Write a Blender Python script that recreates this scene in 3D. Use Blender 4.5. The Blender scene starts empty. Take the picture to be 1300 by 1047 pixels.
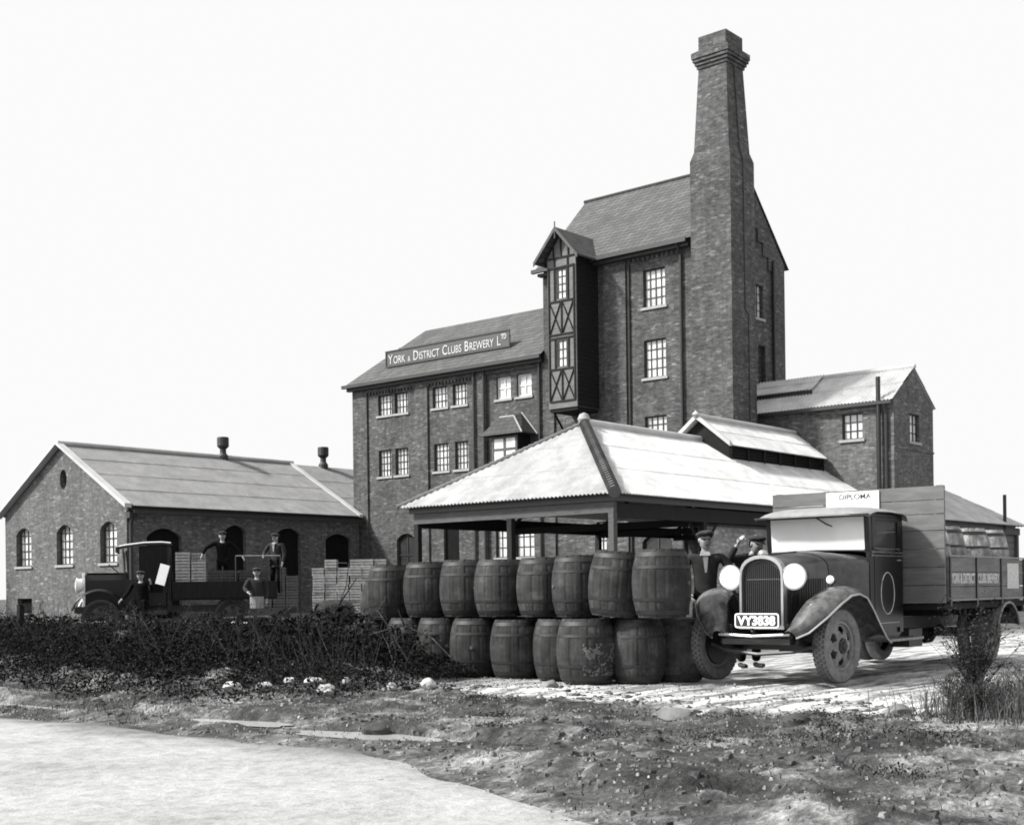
import bpy, bmesh, math, random
from mathutils import Vector, Matrix, noise
random.seed(7)
S = bpy.context.scene
COL = S.collection
PI = math.pi
R = math.radians

# ------------------------------------------------------------------ materials
def mat(name):
    m = bpy.data.materials.new(name); m.use_nodes = True
    nt = m.node_tree; b = nt.nodes['Principled BSDF']
    return m, nt, b
def N(nt, t, **kw):
    n = nt.nodes.new(t)
    for k, v in kw.items(): setattr(n, k, v)
    return n
def L(nt, a, b): nt.links.new(a, b)
def grey(v): return (v, v, v, 1)
def ramp(nt, fac, stops):
    r = N(nt, 'ShaderNodeValToRGB'); L(nt, fac, r.inputs[0])
    e = r.color_ramp.elements
    e[0].position, e[0].color = stops[0][0], grey(stops[0][1])
    e[1].position, e[1].color = stops[-1][0], grey(stops[-1][1])
    for p, c in stops[1:-1]:
        q = e.new(p); q.color = grey(c)
    return r.outputs[0]
def mul(nt, a, b, fac=1.0):
    m = N(nt, 'ShaderNodeMixRGB', blend_type='MULTIPLY'); m.inputs[0].default_value = fac
    L(nt, a, m.inputs[1]); L(nt, b, m.inputs[2]); return m.outputs[0]
def noise_t(nt, vec, scale, detail=4, rough=.6):
    n = N(nt, 'ShaderNodeTexNoise'); n.inputs['Scale'].default_value = scale
    n.inputs['Detail'].default_value = detail; n.inputs['Roughness'].default_value = rough
    if vec is not None: L(nt, vec, n.inputs['Vector'])
    return n.outputs[0]
def bump(nt, b, h, strength, dist=.02):
    n = N(nt, 'ShaderNodeBump'); n.inputs['Strength'].default_value = strength; n.inputs['Distance'].default_value = dist
    L(nt, h, n.inputs['Height']); L(nt, n.outputs[0], b.inputs['Normal'])

def plain(name, v, rough=.7, var=.25, scale=6, metal=0, bmp=.0, spec=.5):
    m, nt, b = mat(name)
    tc = N(nt, 'ShaderNodeTexCoord')
    n = noise_t(nt, tc.outputs['Object'], scale, 5, .65)
    L(nt, ramp(nt, n, [(.3, v*(1-var)), (.7, min(.95, v*(1+var)))]), b.inputs['Base Color'])
    b.inputs['Roughness'].default_value = rough; b.inputs['Metallic'].default_value = metal
    b.inputs['Specular IOR Level'].default_value = spec
    if bmp: bump(nt, b, n, bmp)
    return m

def wallvec(nt):
    """u = horizontal run along the wall, v = height, from the face direction"""
    tc = N(nt, 'ShaderNodeTexCoord'); sp = N(nt, 'ShaderNodeSeparateXYZ'); L(nt, tc.outputs['Object'], sp.inputs[0])
    sn = N(nt, 'ShaderNodeSeparateXYZ'); L(nt, tc.outputs['Normal'], sn.inputs[0])
    ab = N(nt, 'ShaderNodeMath', operation='ABSOLUTE'); L(nt, sn.outputs[0], ab.inputs[0])
    gt = N(nt, 'ShaderNodeMath', operation='GREATER_THAN'); L(nt, ab.outputs[0], gt.inputs[0]); gt.inputs[1].default_value = .6
    mx = N(nt, 'ShaderNodeMix'); L(nt, gt.outputs[0], mx.inputs[0]); L(nt, sp.outputs[0], mx.inputs[2]); L(nt, sp.outputs[1], mx.inputs[3])
    cb = N(nt, 'ShaderNodeCombineXYZ'); L(nt, mx.outputs[0], cb.inputs[0]); L(nt, sp.outputs[2], cb.inputs[1])
    return cb.outputs[0], tc.outputs['Object']
def brick(name, a, c, mortar, var=.35, bw=.235, bh=.078):
    m, nt, b = mat(name)
    v, ob = wallvec(nt)
    t = N(nt, 'ShaderNodeTexBrick'); L(nt, v, t.inputs['Vector'])
    t.inputs['Color1'].default_value = grey(a); t.inputs['Color2'].default_value = grey(c); t.inputs['Mortar'].default_value = grey(mortar)
    t.inputs['Scale'].default_value = 1; t.inputs['Brick Width'].default_value = bw; t.inputs['Row Height'].default_value = bh
    t.inputs['Mortar Size'].default_value = .010; t.inputs['Bias'].default_value = -.15
    n1 = noise_t(nt, ob, .55, 5, .7); n2 = noise_t(nt, ob, 5.5, 3, .7)
    # scattered light headers
    mp = N(nt, 'ShaderNodeMapping'); L(nt, v, mp.inputs[0]); mp.inputs['Scale'].default_value = (4.3, 12.8, 1)
    vo = N(nt, 'ShaderNodeTexVoronoi'); L(nt, mp.outputs[0], vo.inputs['Vector']); vo.inputs['Scale'].default_value = 1
    sp = N(nt, 'ShaderNodeSeparateXYZ'); L(nt, vo.outputs['Color'], sp.inputs[0])
    hd = ramp(nt, sp.outputs[0], [(0, .8), (.7, 1.0), (.93, 1.2), (.985, 1.75)])
    col = mul(nt, t.outputs[0], ramp(nt, n1, [(.28, 1-var), (.72, 1+var)]))
    col = mul(nt, col, ramp(nt, n2, [(.3, .72), (.7, 1.3)]))
    col = mul(nt, col, hd)
    mp2 = N(nt, 'ShaderNodeMapping'); L(nt, v, mp2.inputs[0]); mp2.inputs['Scale'].default_value = (2.2, .16, 1)
    st = noise_t(nt, mp2.outputs[0], 1, 4, .7)
    col = mul(nt, col, ramp(nt, st, [(.3, .78), (.65, 1.12)]))
    L(nt, col, b.inputs['Base Color']); b.inputs['Roughness'].default_value = .9; b.inputs['Specular IOR Level'].default_value = .2
    bump(nt, b, t.outputs['Fac'], -.5, .015)
    return m
def tiles(name, a, c):
    m, nt, b = mat(name)
    tc = N(nt, 'ShaderNodeTexCoord'); sp = N(nt, 'ShaderNodeSeparateXYZ'); L(nt, tc.outputs['Object'], sp.inputs[0])
    ad = N(nt, 'ShaderNodeMath', operation='ADD'); L(nt, sp.outputs[0], ad.inputs[0]); L(nt, sp.outputs[1], ad.inputs[1])
    cb = N(nt, 'ShaderNodeCombineXYZ'); L(nt, ad.outputs[0], cb.inputs[0]); L(nt, sp.outputs[2], cb.inputs[1])
    t = N(nt, 'ShaderNodeTexBrick'); L(nt, cb.outputs[0], t.inputs['Vector'])
    t.inputs['Color1'].default_value = grey(a); t.inputs['Color2'].default_value = grey(c); t.inputs['Mortar'].default_value = grey(a*.35)
    t.inputs['Scale'].default_value = 1; t.inputs['Brick Width'].default_value = .3; t.inputs['Row Height'].default_value = .19
    t.inputs['Mortar Size'].default_value = .018
    n = noise_t(nt, tc.outputs['Object'], .8, 5, .7); n2 = noise_t(nt, tc.outputs['Object'], 9, 3, .7)
    col = mul(nt, mul(nt, t.outputs[0], ramp(nt, n, [(.3, .75), (.7, 1.25)])), ramp(nt, n2, [(.3, .75), (.7, 1.25)]))
    L(nt, col, b.inputs['Base Color']); b.inputs['Roughness'].default_value = .8
    bump(nt, b, t.outputs['Fac'], -.6, .02)
    return m
def streaky(name, v, var, rough=.7, sc=(1, 1, 1), scale=2, spec=.3):
    m, nt, b = mat(name)
    tc = N(nt, 'ShaderNodeTexCoord'); mp = N(nt, 'ShaderNodeMapping'); L(nt, tc.outputs['Object'], mp.inputs[0]); mp.inputs['Scale'].default_value = sc
    n = noise_t(nt, mp.outputs[0], scale, 6, .7); n2 = noise_t(nt, tc.outputs['Object'], .7, 4, .6)
    col = mul(nt, ramp(nt, n, [(.25, v*(1-var)), (.75, min(.95, v*(1+var)))]), ramp(nt, n2, [(.3, .85), (.7, 1.1)]))
    L(nt, col, b.inputs['Base Color']); b.inputs['Roughness'].default_value = rough; b.inputs['Specular IOR Level'].default_value = spec
    bump(nt, b, n, .25, .01)
    return m

M = {}
M['brick'] = brick('brewery_brick', .052, .098, .085, .3)
M['brick_left'] = brick('store_brick', .088, .13, .11, .2)
M['brick_annex'] = brick('annex_brick', .085, .14, .115, .2)
M['brick_lit'] = brick('lit_tone_brick', .22, .32, .27, .2)  # paler brick so the sunless shed wall reads as lit
M['tile'] = tiles('roof_tile', .05, .085)
M['tile_dark'] = tiles('dark_tile', .025, .04)
M['sheet'] = streaky('corrugated_sheet_white', .43, .3, .55, (1, 1, 1), 1.6)
M['sheet_grey'] = streaky('corrugated_sheet_grey', .15, .3, .6, (1, 1, 1), 1.8)
M['sheet_edge'] = streaky('ridge_sheet', .42, .12, .6)
M['hip'] = streaky('hip_tile_grey', .13, .4, .7)
M['stone'] = plain('pale_stone', .27, .8, .15, 8)
M['frame_dark'] = plain('dark_window_bars', .03, .6, .2)
M['frame_white'] = plain('white_paint', .6, .5, .12)
M['black'] = plain('black_paint', .012, .45, .3, 8)
M['opening'] = plain('dark_doors', .008, .9, .3, 3, spec=.1)
M['iron'] = plain('iron_pipe', .02, .6, .3)
M['timber'] = streaky('weathered_timber', .08, .4, .85, (1, 1, 8), 3)
M['timber_dark'] = streaky('dark_timber', .014, .4, .85, (4, 4, 1), 3)
M['timber_black'] = streaky('tarred_timber', .012, .5, .8, (6, 6, 1), 3, spec=.15)
M['board'] = streaky('painted_boards', .12, .35, .75, (6, 1, 6), 2)
M['board_side'] = streaky('side_boards', .13, .45, .75, (1, 6, 6), 2)
M['letters'] = plain('letter_white', .8, .6, .05)
M['letters_sign'] = plain('sign_letter_paint', .42, .7, .2, 6)
M['letters_dim'] = plain('letter_worn', .45, .7, .35, 30)
M['poster'] = plain('poster_white', .8, .7, .05, 3)
M['signboard'] = plain('sign_dark', .05, .6, .2)
def glass(name, v, rough=.15, var=.3):
    m = plain(name, v, rough, var, 1.2); return m
M['pane'] = glass('window_glass_sky_tone', .5, .12, .35)  # pale base colour stands in for sky reflected in the panes
M['pane_dark'] = glass('window_glass_dark', .03, .1, .5)
def cask_mat(name='oak_staves', lo_=.014, hi_=.05):
    m, nt, b = mat(name)
    tc = N(nt, 'ShaderNodeTexCoord'); mp = N(nt, 'ShaderNodeMapping'); L(nt, tc.outputs['Object'], mp.inputs[0]); mp.inputs['Scale'].default_value = (9, 9, 1.2)
    oi = N(nt, 'ShaderNodeObjectInfo')
    ad = N(nt, 'ShaderNodeVectorMath', operation='ADD'); L(nt, mp.outputs[0], ad.inputs[0])
    sc = N(nt, 'ShaderNodeMath', operation='MULTIPLY'); L(nt, oi.outputs['Random'], sc.inputs[0]); sc.inputs[1].default_value = 60
    L(nt, sc.outputs[0], ad.inputs[1])
    n = noise_t(nt, ad.outputs[0], 1, 6, .7)
    a2 = N(nt, 'ShaderNodeVectorMath', operation='ADD'); L(nt, tc.outputs['Object'], a2.inputs[0]); L(nt, sc.outputs[0], a2.inputs[1])
    n2 = noise_t(nt, a2.outputs[0], 5, 5, .7)
    c = mul(nt, ramp(nt, n, [(.25, lo_), (.75, hi_)]), ramp(nt, n2, [(.3, .45), (.52, .9), (.72, 1.9)]))
    c = mul(nt, c, ramp(nt, oi.outputs['Random'], [(0, .7), (1, 1.35)]))
    L(nt, c, b.inputs['Base Color']); b.inputs['Roughness'].default_value = .85; b.inputs['Specular IOR Level'].default_value = .25
    bump(nt, b, n, .5, .01)
    return m
M['cask'] = cask_mat()
M['hoop'] = plain('iron_hoop', .010, .6, .5, 12)
M['chalk'] = plain('lime_patch', .09, .9, .5, 14)
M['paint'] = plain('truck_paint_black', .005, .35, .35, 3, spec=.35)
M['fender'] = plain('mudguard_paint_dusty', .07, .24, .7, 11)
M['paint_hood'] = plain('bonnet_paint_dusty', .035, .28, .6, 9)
M['chrome'] = plain('nickel', .4, .28, .1, 4, metal=.7)
M['lens'] = plain('lamp_lens', .85, .25, .04)  # white base colour stands in for bright reflection off the lens
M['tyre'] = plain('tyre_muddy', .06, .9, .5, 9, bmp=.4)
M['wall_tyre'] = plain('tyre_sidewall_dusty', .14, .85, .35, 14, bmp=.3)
M['rim'] = plain('wheel_disc', .16, .6, .5, 9)
M['canvas'] = plain('cab_roof_cloth', .2, .7, .2, 7)
M['wscreen'] = glass('windscreen_glass', .62, .1, .08)
M['skin'] = plain('skin', .24, .55, .12, 9)
M['cloth_dark'] = plain('dark_wool', .004, .95, .4, 10, spec=.1)
M['cloth_coat'] = plain('charcoal_coat', .022, .9, .3, 10, spec=.15)
M['cloth_mid'] = plain('grey_wool', .012, .95, .3, 12)
M['cloth_pale'] = plain('pale_cotton', .2, .9, .15, 8)
M['cap'] = plain('tweed_cap', .02, .95, .6, 40)
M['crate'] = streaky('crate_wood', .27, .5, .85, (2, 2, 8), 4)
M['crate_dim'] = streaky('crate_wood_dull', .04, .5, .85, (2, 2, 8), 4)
M['bottle'] = plain('bottle_glass', .02, .15, .3)
M['rock_pale'] = plain('pale_stones', .36, .9, .2, 5, bmp=.4)
M['rock_grey'] = plain('grey_stones', .15, .9, .4, 6, bmp=.5)
M['rock_dark'] = plain('dark_stone', .03, .9, .4, 7, bmp=.4)
def foliage(name, a, c):
    m, nt, b = mat(name)
    oi = N(nt, 'ShaderNodeTexCoord'); n = noise_t(nt, oi.outputs['Object'], 3.5, 3, .7)
    n2 = noise_t(nt, oi.outputs['Object'], 37, 2, .5)
    L(nt, mul(nt, ramp(nt, n, [(.35, a), (.7, c)]), ramp(nt, n2, [(.3, .5), (.7, 1.5)])), b.inputs['Base Color'])
    b.inputs['Roughness'].default_value = .9; b.inputs['Specular IOR Level'].default_value = .12
    return m
M['hedge'] = foliage('dark_hedge_leaves', .004, .012)
M['hedge_tips'] = foliage('withered_weed_leaves', .008, .04)
M['stalk'] = foliage('dead_stalks', .010, .055)
M['grass'] = foliage('rough_grass', .03, .12)
M['twig'] = foliage('twigs', .008, .03)
M['leaf'] = foliage('shrub_leaves', .012, .05)
M['leaf_far'] = foliage('far_leaves', .01, .03)

# ------------------------------------------------------------------ mesh helper
class MB:
    def __init__(s): s.v = []; s.f = []
    def quadgrid(s, pts, nu, nv):      # pts row-major nv rows of nu
        o = len(s.v); s.v += [tuple(p) for p in pts]
        for j in range(nv-1):
            for i in range(nu-1):
                s.f.append((o+j*nu+i, o+j*nu+i+1, o+(j+1)*nu+i+1, o+(j+1)*nu+i))
        return s
    def poly(s, pts):
        o = len(s.v); s.v += [tuple(p) for p in pts]; s.f.append(tuple(range(o, o+len(pts)))); return s
    def box(s, x0, x1, y0, y1, z0, z1):
        o = len(s.v)
        s.v += [(x0,y0,z0),(x1,y0,z0),(x1,y1,z0),(x0,y1,z0),(x0,y0,z1),(x1,y0,z1),(x1,y1,z1),(x0,y1,z1)]
        for f in ((0,3,2,1),(4,5,6,7),(0,1,5,4),(1,2,6,5),(2,3,7,6),(3,0,4,7)): s.f.append(tuple(o+i for i in f))
        return s
    def hull8(s, lo, hi):              # frustum: two quads
        o = len(s.v); s.v += [tuple(p) for p in lo] + [tuple(p) for p in hi]
        for f in ((0,3,2,1),(4,5,6,7),(0,1,5,4),(1,2,6,5),(2,3,7,6),(3,0,4,7)): s.f.append(tuple(o+i for i in f))
        return s
    def prism(s, prof, a, b, axis):    # profile in the 2 other axes (cyclic), extruded a..b along axis
        def P(u, w, t): return {0:(t,u,w), 1:(u,t,w), 2:(u,w,t)}[axis]
        n = len(prof); o = len(s.v)
        s.v += [P(u,w,a) for u,w in prof] + [P(u,w,b) for u,w in prof]
        s.f.append(tuple(o+i for i in range(n))); s.f.append(tuple(o+n+i for i in reversed(range(n))))
        for i in range(n): j=(i+1)%n; s.f.append((o+i,o+n+i,o+n+j,o+j))
        return s
    def tube(s, pts, r, n=8, cap=True):
        pts = [Vector(p) for p in pts]; rr = r if isinstance(r, (list, tuple)) else [r]*len(pts)
        o = len(s.v)
        for i, p in enumerate(pts):
            t = (pts[min(i+1,len(pts)-1)] - pts[max(i-1,0)]).normalized()
            a = Vector((0,0,1)) if abs(t.z) < .9 else Vector((1,0,0))
            u = t.cross(a).normalized(); w = t.cross(u)
            for k in range(n):
                an = 2*PI*k/n; s.v.append(tuple(p + (u*math.cos(an)+w*math.sin(an))*rr[i]))
        for i in range(len(pts)-1):
            for k in range(n):
                k2=(k+1)%n; s.f.append((o+i*n+k, o+i*n+k2, o+(i+1)*n+k2, o+(i+1)*n+k))
        if cap:
            s.f.append(tuple(o+k for k in reversed(range(n)))); s.f.append(tuple(o+(len(pts)-1)*n+k for k in range(n)))
        return s
    def lathe(s, prof, n=24, c=(0,0,0), axis='z', cap=True):
        o = len(s.v)
        for r, h in prof:
            for k in range(n):
                a = 2*PI*k/n; x, y = r*math.cos(a), r*math.sin(a)
                q = {'z':(x,y,h), 'y':(x,h,y), 'x':(h,x,y)}[axis]
                s.v.append((c[0]+q[0], c[1]+q[1], c[2]+q[2]))
        for i in range(len(prof)-1):
            for k in range(n):
                k2=(k+1)%n; s.f.append((o+i*n+k, o+i*n+k2, o+(i+1)*n+k2, o+(i+1)*n+k))
        if cap:
            if prof[0][0] > 1e-4: s.f.append(tuple(o+k for k in range(n)))
            if prof[-1][0] > 1e-4: s.f.append(tuple(o+(len(prof)-1)*n+k for k in range(n)))
        return s
    def add(s, o):
        k = len(s.v); s.v += o.v; s.f += [tuple(i+k for i in f) for f in o.f]; return s
    def xf(s, m):
        s.v = [tuple(m @ Vector(p)) for p in s.v]; return s
    def build(s, name, m, parent=None, loc=None, smooth=False, base=None, bevel=0):
        me = bpy.data.meshes.new(name)
        v = s.v
        if base: v = [(a-base[0], b-base[1], c-base[2]) for a,b,c in v]
        me.from_pydata(v, [], s.f); me.update()
        bm = bmesh.new(); bm.from_mesh(me)
        if len(bm.faces) < 60000: bmesh.ops.recalc_face_normals(bm, faces=bm.faces)
        if bevel:
            bmesh.ops.remove_doubles(bm, verts=bm.verts, dist=1e-5)
            bmesh.ops.bevel(bm, geom=[e for e in bm.edges if len(e.link_faces)==2 and e.calc_face_angle(0)>.6], offset=bevel, segments=2, affect='EDGES')
        bm.to_mesh(me); bm.free()
        if smooth:
            me.shade_smooth()
            try: me.set_sharp_from_angle(angle=R(40))
            except Exception: pass
        o = bpy.data.objects.new(name, me); COL.objects.link(o)
        me.materials.append(M[m] if isinstance(m, str) else m)
        if parent: o.parent = parent
        if loc: o.location = loc
        return o
def tag(o, label=None, cat=None, group=None, kind=None):
    if label: o['label'] = label
    if cat: o['category'] = cat
    if group: o['group'] = group
    if kind: o['kind'] = kind
    return o
def thing(name, label, cat, loc=(0,0,0), rz=0, group=None):
    o = bpy.data.objects.new(name, None); COL.objects.link(o); o.location = loc; o.rotation_euler = (0,0,rz)
    o.empty_display_size = .2
    return tag(o, label, cat, group)
def copy_tree(o, parent=None):
    c = o.copy(); COL.objects.link(c); c.parent = parent
    for ch in list(o.children): copy_tree(ch, c)
    return c
def dup(o, loc, rot=None, label=None):
    c = copy_tree(o); c.location = loc
    if rot is not None: c.rotation_euler = rot
    if label: c['label'] = label
    return c
def text_mb(txt, size, depth=.004, offset=0.0, sx=1.0):
    cu = bpy.data.curves.new('t', 'FONT'); cu.body = txt; cu.size = size; cu.extrude = depth; cu.offset = offset
    cu.align_x = 'LEFT'
    o = bpy.data.objects.new('t', cu); COL.objects.link(o)
    dg = bpy.context.evaluated_depsgraph_get(); dg.update()
    me = bpy.data.meshes.new_from_object(o.evaluated_get(dg))
    mb = MB(); mb.v = [(v.co.x*sx, v.co.y, v.co.z) for v in me.vertices]; mb.f = [tuple(p.vertices) for p in me.polygons]
    bpy.data.objects.remove(o); bpy.data.curves.remove(cu); bpy.data.meshes.remove(me)
    w = max(v[0] for v in mb.v) if mb.v else 0
    return mb, w

# ------------------------------------------------------------------ wall builder
def wall(mb, axis, pl, u0, u1, z0, z1, holes, dep=.22, out=-1):
    """rectangular facade on plane axis=pl with real openings; out=-1 faces the negative side"""
    def P(u, z, t=0): return (pl+t, u, z) if axis == 0 else (u, pl+t, z)
    us = sorted({u0, u1, *[h[0] for h in holes], *[h[1] for h in holes]}); zs = sorted({z0, z1, *[h[2] for h in holes], *[h[3] for h in holes]})
    for i in range(len(us)-1):
        for j in range(len(zs)-1):
            a, b, c, d = us[i], us[i+1], zs[j], zs[j+1]; mu, mz = (a+b)/2, (c+d)/2
            if any(h[0] < mu < h[1] and h[2] < mz < h[3] for h in holes): continue
            mb.poly([P(a,c), P(b,c), P(b,d), P(a,d)])
    D = -out*dep
    for h in holes:
        a, b, c, d = h[:4]; r = h[4] if len(h) > 4 else 0
        mb.poly([P(a,c),P(a,d-r),P(a,d-r,D),P(a,c,D)]); mb.poly([P(b,c),P(b,d-r),P(b,d-r,D),P(b,c,D)])
        mb.poly([P(a,c),P(b,c),P(b,c,D),P(a,c,D)])
        if r:
            n = 10; ar = [(a+(b-a)*k/n, d-r+r*math.sin(PI*k/n)**.8 if 0<k<n else d-r) for k in range(n+1)]
            for k in range(n):
                (ua,za),(ub,zb) = ar[k], ar[k+1]
                mb.poly([P(ua,za),P(ub,zb),P(ub,d),P(ua,d)]) ; mb.poly([P(ua,za),P(ub,zb),P(ub,zb,D),P(ua,za,D)])
        else: mb.poly([P(a,d),P(b,d),P(b,d,D),P(a,d,D)])
def window(parent, base, axis, pl, u0, u1, z0, z1, nx, nz, arch=0, out=-1, frame='frame_dark', pane='pane', sill=True, dep=.16, bar=.028, casement=None):
    s = -out
    def bx(mb, ua, ub, za, zb, ta, tb):
        ta, tb = sorted((pl+s*ta, pl+s*tb))
        if axis == 0: mb.box(ta, tb, ua, ub, za, zb)
        else: mb.box(ua, ub, ta, tb, za, zb)
    mb = MB(); e = .003
    f = bar*1.4
    bx(mb, u0+e, u0+f, z0+e, z1-e, dep-.05, dep); bx(mb, u1-f, u1-e, z0+e, z1-e, dep-.05, dep)
    bx(mb, u0+f, u1-f, z0+e, z0+f, dep-.05, dep); bx(mb, u0+f, u1-f, z1-f, z1-e, dep-.05, dep)
    for k in range(1, nx):
        u = u0+(u1-u0)*k/nx; bx(mb, u-bar/2, u+bar/2, z0+f, z1-f, dep-.04, dep-.003)
    for k in range(1, nz):
        z = z0+(z1-z0)*k/nz
        for q in range(nx):
            ua = u0+(u1-u0)*q/nx+bar/2; ub = u0+(u1-u0)*(q+1)/nx-bar/2
            bx(mb, ua, ub, z-bar/2, z+bar/2, dep-.035, dep-.003)
    w = mb.build('window', frame, parent, base=base)
    mb = MB(); bx(mb, u0+e, u1-e, z0+e, z1-e, dep+.002, dep+.02); p = mb.build('pane', pane, w, base=base)
    if sill:
        mb = MB(); bx(mb, u0-.1, u1+.1, z0-.11, z0-.003, -.07, .05); mb.build('sill', 'stone', w, base=base)
    return w

# ------------------------------------------------------------------ corrugated roofing
PITCH = .146
def corr(mb, p_eave0, p_eave1, top_fn, amp=.028, step=4):
    """eave line p_eave0..p_eave1; top_fn(t) gives the point up the slope for fraction t; waves perpendicular to the eave"""
    a, b = Vector(p_eave0), Vector(p_eave1); n = max(8, int((b-a).length/PITCH*step))
    up = (Vector(top_fn(.5)) - (a+b)/2); nr = (b-a).normalized().cross(up.normalized()); 
    if nr.z < 0: nr = -nr
    full = max((Vector(top_fn(q_/10)) - a.lerp(b, q_/10)).length for q_ in range(11)); nc = max(2, round(full/1.75)); cl = full/nc
    for c in range(nc):
        rows = []
        for j in range(2):
            for i in range(n+1):
                t = i/n; w = amp*math.sin(2*PI*i/step)+.006*noise.noise(Vector((t*9, c*3.3, a.x)))
                e = a.lerp(b, t); tp = Vector(top_fn(t)); ln_ = (tp-e).length; p = e.lerp(tp, min(1.0, (c+j)*cl/ln_) if ln_ > 1e-4 else 1.0)
                rows.append(p + nr*(w+(.022 if j == 0 and c else 0)))
        mb.quadgrid(rows, n+1, 2)
        if c == 0:
            rows2 = [p - nr*.018 for p in rows]; mb.quadgrid(rows2, n+1, 2)
            o = len(mb.v) - 4*(n+1)
            for i in range(n): mb.f.append((o+i, o+i+1, o+2*(n+1)+i+1, o+2*(n+1)+i))
        else:
            rows2 = rows[:n+1]+[p - nr*.03 for p in rows[:n+1]]; mb.quadgrid(rows2, n+1, 2)
def cap_line(mb, a, b, r=.13, n=10):
    mb.tube([a, b], r, n)

# ================================================================== BREWERY
def build_brewery():
    B = (45.54, 36.7, 0)
    root = thing('brewery', 'tall brick brewery with tower, half timbered hoist bay and tapering chimney stack', 'brewery', B)
    def part(mb, n, m, p=None, **k): return mb.build(n, m, p or root, base=B, **k)
    XF, XB = 45.54, 52.5; XW = XF+.1
    # ---- wing
    Y0, Y1, ZE = 36.7, 49.27, 11.6
    rows = [(6.84, 8.16), (9.88, 10.89)]
    top = [(46.55,47.5),(45.42,46.33),(42.76,43.73),(41.5,42.4),(38.78,39.65),(37.55,38.42)]
    bot = [(46.6,47.5),(45.42,46.32),(42.71,43.67),(41.45,42.3)]
    holes = [(a,b,9.88,10.89) for a,b in top] + [(a,b,6.84,8.16) for a,b in bot]
    gf = [(45.0,46.3,1.9,3.95,.3), (42.1,43.1,.05,4.2), (38.95,39.8,2.6,4.0), (37.5,38.6,2.6,4.0)]
    holes += gf
    mb = MB(); wall(mb, 0, XW, Y0, Y1, 0, ZE, holes)
    mb.poly([(XW,Y1,0),(XB,Y1,0),(XB,Y1,ZE),(49.0,Y1,14.0),(XW,Y1,ZE)])
    mb.poly([(XB,Y0,0),(XB,Y1,0),(XB,Y1,ZE),(XB,Y0,ZE)])
    # piers and plinth band standing proud
    for a, b in ((48.24,49.27),(44.0,44.85),(40.2,40.97),(36.72,37.1)):
        mb.box(XF, XW+.04, a, b, 0, 11.1)
    mb.box(XF-.003, XW+.05, Y0+.02, Y1+.002, 11.1, ZE)
    for a, b in ((44.85,48.24),(40.97,44.0)):           # dentil course at the top of each recess
        y = a+.05
        while y < b-.1: mb.box(XF+.01, XW+.03, y, y+.11, 10.98, 11.1); y += .22
    part(mb, 'wall', 'brick')
    for (a,b) in top[:4]: window(root, B, 0, XW, a, b, 9.88, 10.89, 4, 3)
    for (a,b) in top[4:]: window(root, B, 0, XW, a, b, 9.88, 10.89, 2, 2, frame='frame_white', bar=.05)
    for (a,b) in bot: window(root, B, 0, XW, a, b, 6.84, 8.16, 4, 4)
    window(root, B, 0, XW, 45.0, 46.3, 1.9, 3.9, 2, 2, pane='pane_dark')
    window(root, B, 0, XW, 38.95, 39.8, 2.6, 4.0, 3, 3); window(root, B, 0, XW, 37.5, 38.6, 2.6, 4.0, 3, 3)
    part(MB().box(XW+.15, XW+.2, 42.1, 43.1, .05, 4.2), 'door', 'opening')
    # roof: front slope, rear slope, half hip at the left end
    yr, XR, ZR = 47.4, 49.0, 14.62; o = .3; ze = 11.68
    mb = MB()
    fr = [(XF-o,Y0,ze-.12),(XF-o,Y1+.25,ze-.12),(XR,yr,ZR),(XR,Y0,ZR)]
    mb.poly(fr); mb.poly([(XB+o,Y0,ze),(XB+o,Y1+.25,ze),(XR,yr,ZR),(XR,Y0,ZR)]); mb.poly([(XF-o,Y1+.25,ze-.12),(XB+o,Y1+.25,ze),(XR,yr,ZR)])
    mb.poly([(XF-o,Y0,ze-.14),(XF-o,Y1+.25,ze-.14),(XB+o,Y1+.25,ze-.04),(XB+o,Y0,ze-.04)])
    part(mb, 'roof', 'tile')
    mb = MB(); mb.box(XF-o-.14, XF-o+.02, Y0-.05, Y1+.35, ze-.28, ze-.12); mb.box(XF-.22, XF-.01, Y0+.02, Y1+.2, ze-.42, ze-.24)
    part(mb, 'gutter', 'iron')
    for y in (40.9, 40.28, 36.95): part(MB().tube([(XF-.09,y,11.4),(XF-.09,y,.1)], .055), 'downpipe', 'iron')
    # ---- name board on the roof
    yb0, yb1, zb0, zb1, xb = 39.2, 47.35, 12.36, 13.12, 46.1
    mb = MB().box(xb, xb+.05, yb0, yb1, zb0, zb1)
    sg = part(mb, 'sign_board', 'signboard')
    mb = MB()
    for z in (zb0, zb1): mb.box(xb-.03, xb-.002, yb0-.04, yb1+.04, z-.035, z+.035)
    for y in (yb0, yb1): mb.box(xb-.032, xb-.003, y-.03, y+.03, zb0+.036, zb1-.036)
    for y in (40, 42, 44, 46.5): mb.tube([(xb+.05,y,zb1-.1),(xb+1.2,y,zb1-.02)], .025, 6)
    part(mb, 'frame', 'black', sg)
    # lettering, taller initials
    x = 0; mbt = MB()
    segs = [('Y',.74),('ORK ',.58),('& ',.40),('D',.74),('ISTRICT ',.58),('C',.74),('LUBS ',.58),('B',.74),('REWERY ',.58),('L',.70)]
    for t, s in segs:
        m, w = text_mb(t.strip(), s*.9, .01, .003, .93)
        for v in m.v: mbt.v.append((v[0]+x, v[1], v[2]))
        k = len(mbt.v)-len(m.v); mbt.f += [tuple(i+k for i in f) for f in m.f]
        x += w + .05 + (.17 if t.endswith(' ') else 0)
    m, w = text_mb('TD', .34, .01, .008, .85)
    k = len(mbt.v); mbt.v += [(v[0]+x, v[1]+.26, v[2]) for v in m.v]; mbt.f += [tuple(i+k for i in f) for f in m.f]; x += w
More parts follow.
